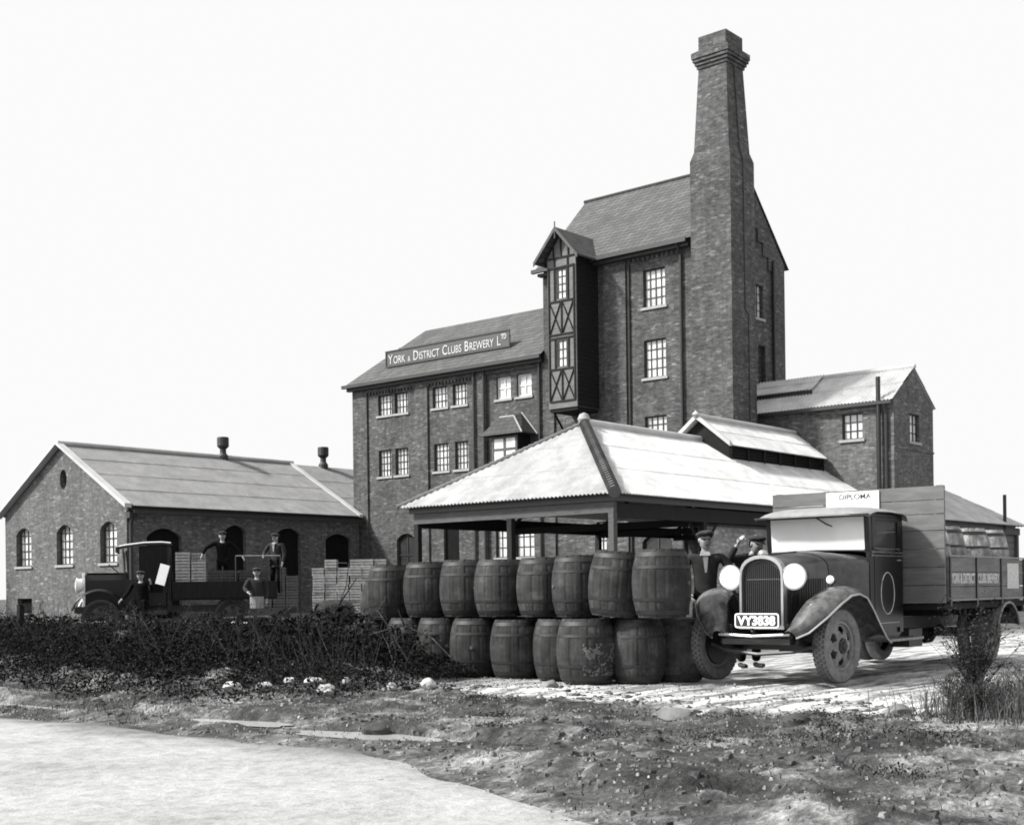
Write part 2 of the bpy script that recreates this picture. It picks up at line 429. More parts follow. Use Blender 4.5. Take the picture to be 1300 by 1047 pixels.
    sc = (yb1-yb0-.35)/x
    mbt.v = [(xb-.014-v[2], yb1-.17-v[0]*sc, zb0+.12+v[1]*1.0) for v in mbt.v]
    part(mbt, 'lettering', 'letters_sign', sg)
    # ---- oriel window
    mb = MB()
    x0, a, b = 44.75, 37.6, 39.3
    mb.box(x0+.06, XW-.01, a+.04, b, 5.6, 8.05)
    orl = part(mb, 'oriel', 'timber_black')
    mb = MB()
    c0, c1, ct, cb = 37.75, 39.15, 8.05, 6.0
    for u in (c0, (c0+c1)/2, c1): mb.box(x0, x0+.055, u-.06, u+.06, cb, ct)
    for z in (cb, 7.45, ct-.06): 
        mb.box(x0+.003, x0+.052, c0+.06, (c0+c1)/2-.06, z-.05, z+.05); mb.box(x0+.003, x0+.052, (c0+c1)/2+.06, c1-.06, z-.05, z+.05)
    part(mb, 'frame', 'timber', orl)
    part(MB().box(x0+.03, x0+.059, c0+.05, c1-.05, cb+.03, ct-.03), 'pane', 'pane', orl)
    mb = MB(); e = [(x0-.25,37.2,8.1),(x0-.25,39.75,8.1),(XW,39.75,8.1),(XW,37.2,8.1)]; t1, t2 = (XW,38.15,9.15), (XW,39.0,9.15); m1, m2 = (x0+.35,38.15,8.95),(x0+.35,39.0,8.95)
    mb.poly([e[0],e[1],m2,m1]); mb.poly([e[0],m1,t1,e[3]]); mb.poly([e[1],m2,t2,e[2]]); mb.poly([m1,m2,t2,t1]); mb.poly(e)
    part(mb, 'oriel_roof', 'tile_dark')
    mb = MB(); mb.tube([m1, m2], .05, 6); mb.tube([e[0], m1], .04, 6); mb.tube([(e[2][0]-.05,e[2][1],e[2][2]), t2], .05, 6); mb.tube([(e[3][0]-.05,e[3][1],e[3][2]), t1], .05, 6)
    part(mb, 'ridge_cap', 'stone')
    # ---- tower
    TY0, TY1, TE = 28.5, 36.7, 15.4; TR = 19.15; XRD = 49.0
    wins = [(30.3,31.4,12.87,14.45),(30.3,31.4,9.91,11.5),(30.3,31.4,6.9,8.3)]
    gfw = [(33.0,34.0,2.4,4.0),(30.1,31.6,1.6,3.4,.35)]
    mb = MB(); wall(mb, 0, XW, TY0, TY1, 0, TE, wins+gfw)
    rw = [(49.8,50.7,12.75,14.2),(50.25,50.85,9.9,11.6)]
    wall(mb, 1, TY0+.08, XW, XB, 0, 14.6, rw)
    # gable over the side wall
    mb.poly([(XW,TY0+.08,14.6),(XB,TY0+.08,14.6),(XB,TY0+.08,TE),(XRD,TY0+.08,TR-.1),(XW,TY0+.08,TE)])
    mb.poly([(XW,TY1,ZE-1),(XB,TY1,ZE-1),(XB,TY1,TE),(XRD,TY1,TR-.1),(XW,TY1,TE)])
    mb.poly([(XB,TY0+.08,0),(XB,TY1,0),(XB,TY1,TE),(XB,TY0+.08,TE)])
    # piers on the front, stepped border on the side
    for a, b in ((28.45,29.55),(32.25,33.4),(36.2,36.73)): mb.box(XF, XW+.04, a, b, 0, 15.0)
    mb.box(XF-.003, XW+.05, TY0-.01, TY1-.02, 15.0, TE)
    y = 29.6
    while y < 32.2: mb.box(XF+.01, XW+.03, y, y+.12, 14.86, 15.0); y += .24
    ys = TY0
    mb.box(51.5, XB+.002, ys, ys+.12, 0, 14.9)
    for k, (xa, xb_, zt) in enumerate(((49.75,50.2,16.6),(50.2,50.65,16.05),(50.65,51.1,15.5),(51.1,51.5,14.95))):
        zc = 1.09*(XB-xa); 
        mb.poly([(xa,ys,zt),(xb_,ys,zt),(xb_,ys,TE+(XB-xb_)*1.07-.05),(xa,ys,TE+(XB-xa)*1.07-.05)])
        mb.poly([(xa,ys,zt),(xb_,ys,zt),(xb_,ys+.08,zt),(xa,ys+.08,zt)]); mb.poly([(xa,ys,zt),(xa,ys,zt+.6),(xa,ys+.08,zt+.6),(xa,ys+.08,zt)])
    mb.poly([(51.5,ys,14.9),(XB,ys,14.9),(XB,ys,TE-.02),(51.5,ys,TE+1.02)])
    part(mb, 'tower_wall', 'brick')
    for a,b,c,d in wins: window(root, B, 0, XW, a, b, c, d, 4, 4, bar=.035)
    window(root, B, 0, XW, *gfw[0][:4], 4, 4); window(root, B, 0, XW, 30.1, 31.6, 1.6, 3.35, 2, 2, pane='pane_dark', sill=False)
    window(root, B, 1, TY0+.08, 49.8, 50.7, 12.75, 14.2, 3, 4); window(root, B, 1, TY0+.08, 50.25, 50.85, 9.9, 11.6, 2, 4, pane='pane_dark')
    mb = MB(); z1 = TE+.05
    mb.poly([(XF-.35,TY0-.05,z1-.15),(XF-.35,TY1+.2,z1-.15),(XRD,TY1+.2,TR),(XRD,TY0-.05,TR)])
    mb.poly([(XB+.35,TY0-.05,z1-.2),(XB+.35,TY1+.2,z1-.2),(XRD,TY1+.2,TR),(XRD,TY0-.05,TR)])
    mb.v += []
    part(mb, 'tower_roof', 'tile')
    mb = MB(); mb.tube([(XRD,TY0-.08,TR+.02),(XRD,TY1+.25,TR+.02)], .09, 8)
    part(mb, 'ridge_tiles', 'tile_dark')
    mb = MB(); mb.box(XF-.52, XF-.36, TY0+.4, TY1+.3, z1-.32, z1-.16); mb.box(XF-.3, XF-.01, TY0+.4, TY1+.1, z1-.45, z1-.33)
    part(mb, 'gutter', 'iron')
    part(MB().tube([(XF-.45,29.4,z1-.3),(XF-.1,29.4,z1-.7),(XF-.1,29.4,.1)], .06), 'downpipe', 'iron')
    part(MB().tube([(XW-.06,32.1,14.8),(XW-.06,32.1,.1)], .05), 'downpipe', 'iron')
    part(MB().tube([(51.4,TY0-.07,15.4),(51.4,TY0-.07,.2)], .06), 'downpipe', 'iron')
    # ---- hoist bay (lucam)
    lx, la, lb, lz0, lz1 = 44.1, 33.78, 35.32, 8.85, 15.3; mid = (la+lb)/2
    mb = MB(); wall(mb, 0, lx, la, lb, lz0, lz1, [(mid-.28,mid+.28,13.5,14.8),(mid-.28,mid+.28,10.6,11.75)], .08)
    mb.poly([(lx,la,lz0),(XW,la,lz0),(XW,la,lz1),(lx,la,lz1)]); mb.poly([(lx,lb,lz0),(XW,lb,lz0),(XW,lb,lz1),(lx,lb,lz1)])
    mb.poly([(lx,la,lz0),(XW,la,lz0),(XW,lb,lz0),(lx,lb,lz0)]); mb.poly([(lx,la,lz1),(lx,lb,lz1),(lx,mid,16.3)])
    hb = part(mb, 'hoist_bay', 'board')
    mb = MB()      # tarred boarding on the two flanks
    for ya, yb_ in ((la-.035, la-.003), (lb+.003, lb+.035)):
        mb = MB(); z = lz0+.02
        while z < lz1-.05: mb.box(lx+.05, XW-.02, ya, yb_, z, z+.17); z += .19
        part(mb, 'side_boarding', 'timber_black', hb)
    mb = MB()
    def rail(z, h=.05): mb.box(lx-.05, lx-.002, la+.06, lb-.06, z-h, z+h)
    for y in (la+.09, lb-.09):
        mb.box(lx-.055, lx-.003, y-.03, y+.03, lz0+.35, 14.9)
    for z in (15.28, 14.86, 13.42, 12.0, 11.84, 10.52, 9.15): rail(z, .03)
    for y in (mid-.36, mid+.36):
        mb.box(lx-.053, lx-.004, y-.03, y+.03, 13.46, 15.24); mb.box(lx-.053, lx-.004, y-.03, y+.03, 10.56, 11.8)
    mb.box(lx-.053, lx-.004, mid-.025, mid+.025, 12.05, 13.38); mb.box(lx-.053, lx-.004, mid-.025, mid+.025, 9.2, 10.48)
    for z0_, z1_ in ((12.05,13.38),(9.2,10.48)):
        for ya, yb_ in ((la+.13,mid-.04),(mid+.04,lb-.13)):
            mb.tube([(lx-.025,ya,z0_),(lx-.025,yb_,z1_)], .03, 4); mb.tube([(lx-.03,ya,z1_),(lx-.03,yb_,z0_)], .03, 4)
    for y, zt in ((mid,16.1),(mid-.4,15.75),(mid+.4,15.75)): mb.box(lx-.05, lx-.004, y-.03, y+.03, 15.32, zt)
    part(mb, 'timber_framing', 'timber_dark', hb)
    window(hb, B, 0, lx, mid-.25, mid+.25, 13.5, 14.8, 2, 4, sill=False, dep=.06); window(hb, B, 0, lx, mid-.25, mid+.25, 10.6, 11.75, 2, 3, sill=False, dep=.06)
    mb = MB(); ov = .4; e0, e1 = la-.42, lb+.42; ez, rz = 15.15, 16.5; xr = 47.6
    for off in (0, -.06):
        mb.poly([(lx-ov,e0,ez+off),(46.6,e0,ez+off),(47.9,mid,rz+off),(lx-ov,mid,rz+off)]); mb.poly([(lx-ov,e1,ez+off),(46.6,e1,ez+off),(47.9,mid,rz+off),(lx-ov,mid,rz+off)])
    part(mb, 'hoist_roof', 'tile')
    mb = MB()
    for e in (e0, e1):
        mb.hull8([(lx-ov-.05,e,ez-.16),(lx-ov-.05,mid,rz-.16),(lx-ov,mid,rz-.16),(lx-ov,e,ez-.16)],[(lx-ov-.05,e,ez+.02),(lx-ov-.05,mid,rz+.02),(lx-ov,mid,rz+.02),(lx-ov,e,ez+.02)])
    mb.tube([(lx-ov-.03,mid,rz-.5),(lx-ov-.03,mid,rz+.22)], .03, 6)
    part(mb, 'barge_board', 'timber', hb)
    mb = MB()
    for y in (la+.08, lb-.08): mb.tube([(lx+.15,y,lz0),(XW-.05,y,lz0-1.5)], .07, 4)
    mb.box(lx+.05, XW-.02, la+.03, lb-.03, lz0-.14, lz0-.003)
    part(mb, 'bracket', 'timber_black', hb)
    # ---- chimney stack
    def sq(cx, cy, h, z): return [(cx-h,cy-h,z),(cx+h,cy-h,z),(cx+h,cy+h,z),(cx-h,cy+h,z)]
    cx, cy = 46.0, 27.72
    mb = MB()
    mb.hull8(sq(cx,cy,.94,0), sq(cx,cy,.93,18.25)); mb.hull8(sq(cx,cy,.93,18.253), sq(cx,cy,.82,18.6)); mb.hull8(sq(cx,cy,.81,18.603), sq(cx,cy,.645,22.0))
    ch = part(mb, 'chimney', 'brick')
    mb = MB()
    for k, (h, z0_, z1_) in enumerate(((.70,22.0,22.1),(.76,22.13,22.23),(.82,22.26,22.36),(.86,22.39,22.62))): mb.hull8(sq(cx,cy,h,z0_), sq(cx,cy,h,z1_))
    for z0_, z1_, h in ((22.1,22.13,.66),(22.23,22.26,.71),(22.36,22.39,.76)): mb.hull8(sq(cx,cy,h,z0_+.001), sq(cx,cy,h,z1_-.001))
    mb.hull8(sq(cx,cy,.86,22.622), sq(cx,cy,.66,22.75))
    part(mb, 'crown', 'brick', ch)
    mb = MB(); h = .64
    for (x0_,x1_,y0_,y1_) in ((cx-h,cx+h,cy-h,cy-h+.2),(cx-h,cx+h,cy+h-.2,cy+h),(cx-h,cx-h+.2,cy-h+.2,cy+h-.2),(cx+h-.2,cx+h,cy-h+.2,cy+h-.2)): mb.box(x0_,x1_,y0_,y1_,22.752,23.3)
    part(mb, 'parapet', 'brick', ch)
    yy = lambda z: cy-(.94 if z<18.3 else .81-.165*(z-18.6)/3.4)-.03
    part(MB().tube([(cx-.1,yy(21.95),21.95),(cx-.05,yy(18.7),18.7),(cx+0,cy-.97,18.2),(cx+.05,cy-.97,12.2),(cx+.3,cy-.97,12.0),(cx+.35,cy-.97,.2)], .022, 6), 'lightning_conductor', 'iron', ch)
    part(MB().hull8(sq(cx,cy,.66,22.9)[:0] or [(cx-.645-.004,cy-.62,22.8),(cx-.645,cy-.62,22.8),(cx-.645,cy-.05,22.8),(cx-.649,cy-.05,22.8)], [(cx-.649,cy-.62,23.05),(cx-.645,cy-.62,23.05),(cx-.645,cy-.05,23.05),(cx-.649,cy-.05,23.05)]), 'mortar_patch', 'chalk', ch)
    return root
build_brewery()

# ================================================================== ANNEX
def build_annex():
    B = (48, 21.45, 0)
    root = thing('annex_building', 'two storey brick annex with pale corrugated roof right of the chimney', 'building', B)
    def part(mb, n, m, p=None, **k): return mb.build(n, m, p or root, base=B, **k)
    X0, X1, Y0, Y1, E, A = 48.0, 51.76, 21.45, 28.45, 8.3, 9.62
    XM = (X0+X1)/2
    mb = MB(); wall(mb, 0, X0, Y0, Y1, 0, E, [(22.74,23.6,6.85,7.87),(26.4,27.2,6.95,7.5)])
    wall(mb, 1, Y0, X0, X1, 0, E, [(49.43,50.4,6.75,7.85)])
    mb.poly([(X0,Y0,E),(X1,Y0,E),(XM,Y0,A)]); mb.poly([(X1,Y0,0),(X1,Y1,0),(X1,Y1,E),(X1,Y0,E)])
    mb.box(X0-.03, X1+.03, Y0-.03, Y0+.02, 6.4, 6.47)
    part(mb, 'wall', 'brick_annex')
    window(root, B, 0, X0, 22.74, 23.6, 6.85, 7.87, 3, 3, bar=.035); window(root, B, 0, X0, 26.4, 27.2, 6.95, 7.5, 2, 1, pane='pane_dark', sill=False)
    window(root, B, 1, Y0, 49.43, 50.4, 6.75, 7.85, 3, 3)
    mb = MB(); o = .22
    sl = (A-E)/(XM-X0)
    corr(mb, (X0-o,Y0-.04,E-o*sl+.1), (X0-o,Y1,E-o*sl+.1), lambda t: (XM,Y0-.04+(Y1-Y0+.04)*t,A+.1))
    corr(mb, (X1+o,Y0-.04,E-o*sl+.1), (X1+o,Y1,E-o*sl+.1), lambda t: (XM,Y0-.04+(Y1-Y0+.04)*t,A+.1))
    part(mb, 'roof', 'sheet')
    part(MB().tube([(XM,Y0-.08,A+.12),(XM,Y1,A+.12)], .1), 'ridge_cap', 'sheet_edge')
    mb = MB(); k0, k1 = 25.3, 28.3
    corr(mb, (48.75,k0,E+.75*sl+.32), (48.75,k1,E+.75*sl+.32), lambda t: (XM+.02,k0+(k1-k0)*t,A+.24))
    part(mb, 'raised_roof_light', 'sheet')
    part(MB().box(48.78,48.85,k0+.02,k1,E+.5,E+.8), 'roof_light_edge', 'iron')
    part(MB().box(X0-o-.1,X0-o+.02,Y0,Y1-.3,E-.22,E-.1), 'gutter', 'iron')
    part(MB().tube([(X0-.2,21.98,4.0),(X0-.2,21.98,9.15)], .09, 10), 'flue_pipe', 'black')
    part(MB().tube([(X0-.25,21.75,8.1),(X0-.1,21.72,7.7),(X0-.1,21.72,.1)], .06, 8), 'downpipe', 'iron')
    # lower range running on behind to the right
    B2 = (51.8, 21.5, 0)
    r2 = thing('rear_store', 'low boarded store with pale hipped roof behind the lorry bed', 'building', B2)
    def p2(mb, n, m): return mb.build(n, m, r2, base=B2)
    a, b, c, d, E2, R2 = 51.8, 61.2, 21.5, 29.5, 3.75, 6.4
    mb = MB(); mb.poly([(a,c,0),(b,c,0),(b,c,E2),(a,c,E2)]); mb.poly([(b,c,0),(b,d,0),(b,d,E2),(b,c,E2)])
    z = .1
    while z < E2-.3: mb.box(a+.02, b-.02, c-.04, c-.004, z, z+.26); z += .29
    p2(mb, 'wall', 'board')
    mb = MB()
    for x in (a+.2, 54.2, 56.8, 59.4, b-.15): mb.box(x-.12, x+.12, c-.16, c-.042, 0, E2-.1)
    mb.box(a, b+.1, c-.17, c-.044, E2-.42, E2-.12)
    p2(mb, 'post', 'timber')
    ym = (c+d)/2
    mb = MB(); corr(mb, (a,c-.4,E2), (b+.4,c-.4,E2), lambda t: (a+(b-4-a)*t, ym, R2)); corr(mb, (b+.4,c-.4,E2), (b+.4,d+.4,E2), lambda t: (b-4,ym,R2)); corr(mb, (a,d+.4,E2), (b+.4,d+.4,E2), lambda t: (a+(b-4-a)*t, ym, R2))
    p2(mb, 'roof', 'sheet')
    p2(MB().tube([(59.3,21.3,E2-.2),(59.3,21.3,5.1)], .08), 'stove_pipe', 'iron')
build_annex()

# ================================================================== LEFT STORE
def build_store():
    X0, X1, Y0, Y1, E, A = 31.97, 45.45, 48.8, 58.95, 5.0, 7.95
    B = (X0, Y0, 0); YM = (Y0+Y1)/2
    root = thing('brick_store', 'long single storey brick store with round gable window and corrugated roof', 'building', B)
    def part(mb, n, m, p=None, **k): return mb.build(n, m, p or root, base=B, **k)
    gw = [(56.6,57.95,2.5,4.3,.35),(53.05,54.4,2.5,4.3,.35),(49.55,50.85,2.5,4.3,.35)]
    mb = MB(); wall(mb, 0, X0, Y0, Y1, 0, E, gw+[(56.6,57.9,.3,1.0)], .3)
    # gable with the round opening: a ring of quads out to the gable edge
    cy, cz, r = YM-.1, 6.35, .36
    edge = [(Y0,E),(YM,A-.12),(Y1,E)]
    n = 24; circ = [(cy+r*.8*math.cos(2*PI*k/n), cz+r*1.25*math.sin(2*PI*k/n)) for k in range(n)]
    def hit(ang):
        dx, dz = math.cos(ang), math.sin(ang); best = 1e9
        es = [((Y0,E),(YM,A-.12)),((YM,A-.12),(Y1,E)),((Y1,E),(Y0,E))]
        for (ax,az),(bx,bz) in es:
            ex, ez = bx-ax, bz-az; den = dx*ez-dz*ex
            if abs(den) < 1e-9: continue
            t = ((ax-cy)*ez-(az-cz)*ex)/den; s = ((ax-cy)*dz-(az-cz)*dx)/den
            if t > 0 and -1e-6 <= s <= 1+1e-6: best = min(best, t)
        return (cy+dx*best, cz+dz*best)
    angs = sorted([2*PI*k/n for k in range(n)] + [math.atan2(E-cz, Y0-cy)%(2*PI), math.atan2(E-cz, Y1-cy)%(2*PI), math.atan2(A-.12-cz, YM-cy)%(2*PI)])
    ring = [((cy+r*.8*math.cos(a), cz+r*1.25*math.sin(a)), hit(a)) for a in angs]
    for k in range(len(ring)):
        (i0,o0),(i1,o1) = ring[k], ring[(k+1)%len(ring)]
        mb.poly([(X0,*i0),(X0,*o0),(X0,*o1),(X0,*i1)]); mb.poly([(X0,*i0),(X0,*i1),(X0+.3,*i1),(X0+.3,*i0)])
    lw = [(32.95,34.75,.05,4.0,.4),(37.1,38.3,1.4,4.25,.3),(40.1,41.6,.05,4.2,.3),(43.2,44.9,1.2,4.0,.3)]
    wall(mb, 1, Y0, X0, X1, 0, E, lw, .3)
    mb.poly([(X0,Y1,0),(X1,Y1,0),(X1,Y1,E),(X0,Y1,E)]); mb.poly([(X1,Y0,0),(X1,Y1,0),(X1,Y1,E),(X1,YM,A-.12),(X1,Y0,E)])
    part(mb, 'wall', 'brick_left')
    for a,b,c,d,_ in gw: window(root, B, 0, X0, a, b, c, d, 4, 5, dep=.26, bar=.04)
    part(MB().lathe([(.0,.28),(.5,.28)], 20, (X0,cy,cz), 'x'), 'round_window', 'pane')
    mb = MB(); 
    for q in (-.12,.12): mb.box(X0+.24,X0+.27,cy+q-.02,cy+q+.02,cz-.44,cz+.44)
    mb.box(X0+.235,X0+.268,cy-.28,cy+.28,cz-.02,cz+.02)
    part(mb, 'window_bars', 'frame_dark')
    part(MB().box(X0+.2,X0+.25,56.62,57.88,.31,.99), 'coal_hatch', 'opening')
    mb = MB(); mb.box(X0+.03,X0+.06,57.0,57.05,.35,.95)
    for a,b,c,d,_ in lw:
        w = part(MB().box(a+.01,b-.01,Y0+.2,Y0+.25,c,d-.01), 'door' if c<.5 else 'shutter', 'opening')
    mb = MB(); mb.box(43.3,43.95,Y0+.16,Y0+.19,2.55,2.6); mb.box(44.1,44.75,Y0+.16,Y0+.19,2.55,2.6)
    part(mb, 'shutter_rail', 'stone')
    mb = MB(); o = .35; sl = (A-E)/(YM-Y0); v = .25
    corr(mb, (X0-v,Y0-o,E-o*sl+.12), (45.15,Y0-o,E-o*sl+.12), lambda t: (X0-v+(45.15-X0+v)*t,YM,A))
    corr(mb, (X0-v,Y1+o,E-o*sl+.12), (X1,Y1+o,E-o*sl+.12), lambda t: (X0-v+(X1-X0+v)*t,YM,A))
    part(mb, 'roof', 'sheet_grey')
    mb = MB()
    for x in (X0-v-.02,): 
        for e in (Y0-o-.02, Y1+o+.02):
            mb.hull8([(x-.06,e,E-o*sl+.02),(x-.06,YM,A-.02),(x+.28,YM,A-.02),(x+.28,e,E-o*sl+.02)],[(x-.06,e,E-o*sl+.2),(x-.06,YM,A+.1),(x+.28,YM,A+.1),(x+.28,e,E-o*sl+.2)])
    mb.hull8([(45.16,Y0-o,E-o*sl+.06),(45.16,YM,A),(45.42,YM,A),(45.42,Y0-o,E-o*sl+.06)],[(45.16,Y0-o,E-o*sl+.2),(45.16,YM,A+.1),(45.42,YM,A+.1),(45.42,Y0-o,E-o*sl+.2)])
    mb.tube([(X0-v,YM,A+.06),(X1,YM,A+.06)], .11)
    part(mb, 'verge_cap', 'sheet_edge')
    mb = MB(); mb.box(X0+.1,X1,Y0-o-.12,Y0-o+.0,E-.42,E-.28); mb.box(X0-.02,X1-.1,Y0-.14,Y0-.003,E-.3,E-.1); mb.box(X0-.05,X0+.35,Y0-.3,Y0-.01,E-.62,E-.36)
    part(mb, 'gutter', 'iron')
    part(MB().tube([(X0+.12,Y0-.3,E-.5),(X0+.12,Y0-.12,E-.9),(X0+.12,Y0-.12,.1)], .08), 'downpipe', 'iron')
    # two roof ventilators
    for i, x in enumerate((40.93, 47.6)):
        if i == 1: x = 45.2+2.4
        z = A
        mb = MB()
        mb.lathe([(.30,-.35),(.26,.1),(.16,.25),(.16,.45),(.27,.55),(.30,.6),(.30,1.0),(.26,1.05),(.0,1.08)], 14, (x if i==0 else x,YM,z))
        if i == 0: v0 = part(mb, 'roof_ventilator', 'iron')
        else:
            VB = (x, YM, z)
            o2 = mb.build('roof_ventilator', 'iron', None, base=(x,YM,z)); rr = o2
    # rear range roof joining the brewery flank
    BR = (45.6, 49.35, 0)
    r2 = thing('rear_range', 'dark roofed rear range between the store and the brewery flank', 'building', BR)
    mb = MB(); mb.box(45.6, 52.4, 49.35, 58.6, 0, 5.0); mb.build('wall', 'brick_left', r2, base=BR)
    mb = MB(); corr(mb, (45.5,49.3,5.05), (52.6,49.3,5.05), lambda t: (45.5+7.1*t, YM, A-.03)); corr(mb, (45.5,58.9,5.05), (52.6,58.9,5.05), lambda t: (45.5+7.1*t, YM, A-.03))
    mb.build('roof', 'sheet_grey', r2, base=BR)
    rr.parent = r2; rr.location = (VB[0]-BR[0], VB[1]-BR[1], VB[2]-BR[2])
build_store()

# ================================================================== OPEN SHED
def build_shed():
    X0, X1, Y0, Y1, E, RZ = 29.45, 45.4, 21.3, 29.85, 3.75, 6.42
    YM = (Y0+Y1)/2; h = (Y1-Y0)/2; XA = X0+h
    B = (X0, Y0, 0)
    root = thing('open_shed', 'open sided cask shed with white corrugated hipped roof and raised lantern', 'shed', B)
    def part(mb, n, m, p=None, **k): return mb.build(n, m, p or root, base=B, **k)
    XE = 47.95
    mb = MB()
    corr(mb, (X0,Y0,E), (X0,Y1,E), lambda t: (X0+h*(1-abs(2*t-1)), Y0+(Y1-Y0)*t, E+(RZ-E)*(1-abs(2*t-1))))
    def side(y, ysgn):
        def f(t):
            x = X0+(XE-X0)*t; d = min(1.0, (x-X0)/h)
            return (x, y+ysgn*h*d, E+(RZ-E)*d)
        return f
    corr(mb, (X0,Y0,E), (XE,Y0,E), side(Y0, 1))
    def side2(t):
        x = X0+(45.2-X0)*t; d = min(1.0, (x-X0)/h); return (x, Y1-h*d, E+(RZ-E)*d)
    corr(mb, (X0,Y1,E), (45.2,Y1,E), side2)
    rf = part(mb, 'roof', 'sheet')
    mb = MB()
    for y in (Y0, Y1):
        a, b = Vector((X0,y,E+.02)), Vector((XA,YM,RZ+.03)); n = 34
        for k in range(n):       # overlapping hip tiles
            p, q = a.lerp(b, k/n), a.lerp(b, (k+1.15)/n); mb.tube([p, q], [.19,.125] if y == Y0 else [.085,.06], 8)
    part(mb, 'hip_tiles', 'hip')
    part(MB().tube([(XA,YM,RZ+.04),(XE,YM,RZ+.04)], .13, 10), 'ridge_cap', 'sheet_edge')
    part(MB().lathe([(0,-.22),(.14,-.16),(.21,0),(.14,.16),(0,.22)], 14, (XA,YM,RZ+.14)), 'ridge_knob', 'stone', smooth=True)
    # eaves beams, plates, posts, braces
    mb = MB()
    mb.box(X0+.35, X0+.5, Y0+.3, Y1-.4, 3.22, 3.56)
    part(mb, 'front_beam', 'timber')
    mb = MB(); mb.box(X0+.5, XE, Y0+.32, Y0+.46, 3.1, 3.5); mb.box(X0+.5, 45.2, Y1-.5, Y1-.36, 3.1, 3.5)
    part(mb, 'side_beam', 'timber_dark')
    for x, y, m in ((X0+.43,Y0+.39,'timber'),(X0+.43,25.45,'timber_dark'),(X0+.43,Y1-.5,'timber_dark'),(34.6,Y0+.39,'timber_dark'),(39.6,Y0+.39,'timber_dark'),(44.6,Y0+.39,'timber_dark'),(34.6,Y1-.43,'timber_dark'),(39.6,Y1-.43,'timber_dark')):
        part(MB().box(x-.09,x+.09,y-.09,y+.09,0,3.215 if x<30.5 else 3.095), 'post', m)
    mb = MB()
    for x in (34.6, 39.6, 44.6):
        mb.tube([(x-.8,Y0+.39,3.08),(x-.08,Y0+.39,2.3)], .06, 4); mb.tube([(x+.8,Y0+.39,3.08),(x+.08,Y0+.39,2.3)], .06, 4)
        mb.box(x-.07, x+.07, Y0+.48, Y1-.52, 3.0, 3.22)
        mb.tube([(x,Y0+.5,3.3),(x,YM,RZ-.15)], .07, 4); mb.tube([(x,Y1-.5,3.3),(x,YM,RZ-.15)], .07, 4)
    mb.tube([(X0+.5,Y0+.4,3.5),(XA,YM,RZ-.15)], .07, 4); mb.tube([(X0+.5,Y1-.4,3.5),(XA,YM,RZ-.15)], .07, 4)
    for k in range(1, 4):
        z = E+(RZ-E)*k/4-.1; q = h*k/4; mb.box(X0+q+.1, XE, Y0+q, Y0+q+.07, z-.1, z); mb.box(X0+q+.1, 45, Y1-q-.07, Y1-q, z-.1, z); mb.box(X0+q, X0+q+.07, Y0+q+.1, Y1-q-.1, z-.1, z)
    part(mb, 'roof_truss', 'timber_dark')
    mb = MB(); mb.box(X0+.29,X0+.34,Y0+.24,Y1-.24,E-.2,E+.1); mb.box(X0+.34,XE,Y0+.24,Y0+.29,E-.2,E+.1)
    part(mb, 'eave_shade_fascia', 'black')  # black board does duty for the shadowed soffit under the eaves
    # lantern
    a, b, w, zr, ze, zb = 40.6, 47.8, 1.25, 7.25, 6.15, 5.55
    mb = MB()
    corr(mb, (a-.15,YM-w-.15,ze), (b,YM-w-.15,ze), lambda t: (a-.15+(b-a+.15)*t, YM, zr)); corr(mb, (a-.15,YM+w+.15,ze), (45.2,YM+w+.15,ze), lambda t: (a-.15+(45.2-a+.15)*t, YM, zr))
    ln = part(mb, 'lantern', 'sheet')
    mb = MB(); mb.tube([(a-.2,YM,zr+.05),(b,YM,zr+.05)], .1); mb.lathe([(0,-.15),(.14,0),(0,.15)], 10, (a-.2,YM,zr+.1)) 
    for s in (-1,1): mb.hull8([(a-.2,YM+s*(w+.15),ze-.05),(a-.2,YM,zr-.05),(a-.08,YM,zr-.05),(a-.08,YM+s*(w+.15),ze-.05)],[(a-.2,YM+s*(w+.15),ze+.12),(a-.2,YM,zr+.12),(a-.08,YM,zr+.12),(a-.08,YM+s*(w+.15),ze+.12)])
    part(mb, 'lantern_ridge', 'sheet_edge', ln)
    mb = MB()
    y = YM-w+.03
    z = zb-.1
    while z < ze-.05: mb.hull8([(a+.05,y,z),(b-.02,y,z),(b-.02,y+.03,z+.05),(a+.05,y+.03,z+.05)],[(a+.05,y-.05,z+.02),(b-.02,y-.05,z+.02),(b-.02,y,z+.09),(a+.05,y,z+.09)]); z += .1
    for k in range(7): x = a+.1+(b-a-.2)*k/6; mb.box(x-.05,x+.05,y-.09,y-.052,zb-.15,ze)
    mb.box(a+.1, b-.05, y+.05, y+.08, zb-.3, ze); mb.box(a+.03,a+.09,YM-w,YM+w,zb-.2,ze); mb.poly([(a+.06,YM-w,ze),(a+.06,YM+w,ze),(a+.06,YM,zr-.1)])
    part(mb, 'louvre', 'timber_black', ln)
build_shed()

# side lean-to wall closing the shed at the right, seen behind the standing man
def build_sidewall():
    B = (34.9, 21.9, 0)
    r = thing('shed_wall', 'brick infill wall under the right eaves of the open shed', 'wall', B)
    MB().box(34.9, 47.9, 21.85, 22.05, 0, 3.0).build('wall', 'brick_lit', r, base=B)
    MB().box(34.85, 47.9, 21.82, 22.08, 3.002, 3.08).build('coping', 'timber', r, base=B)
build_sidewall()

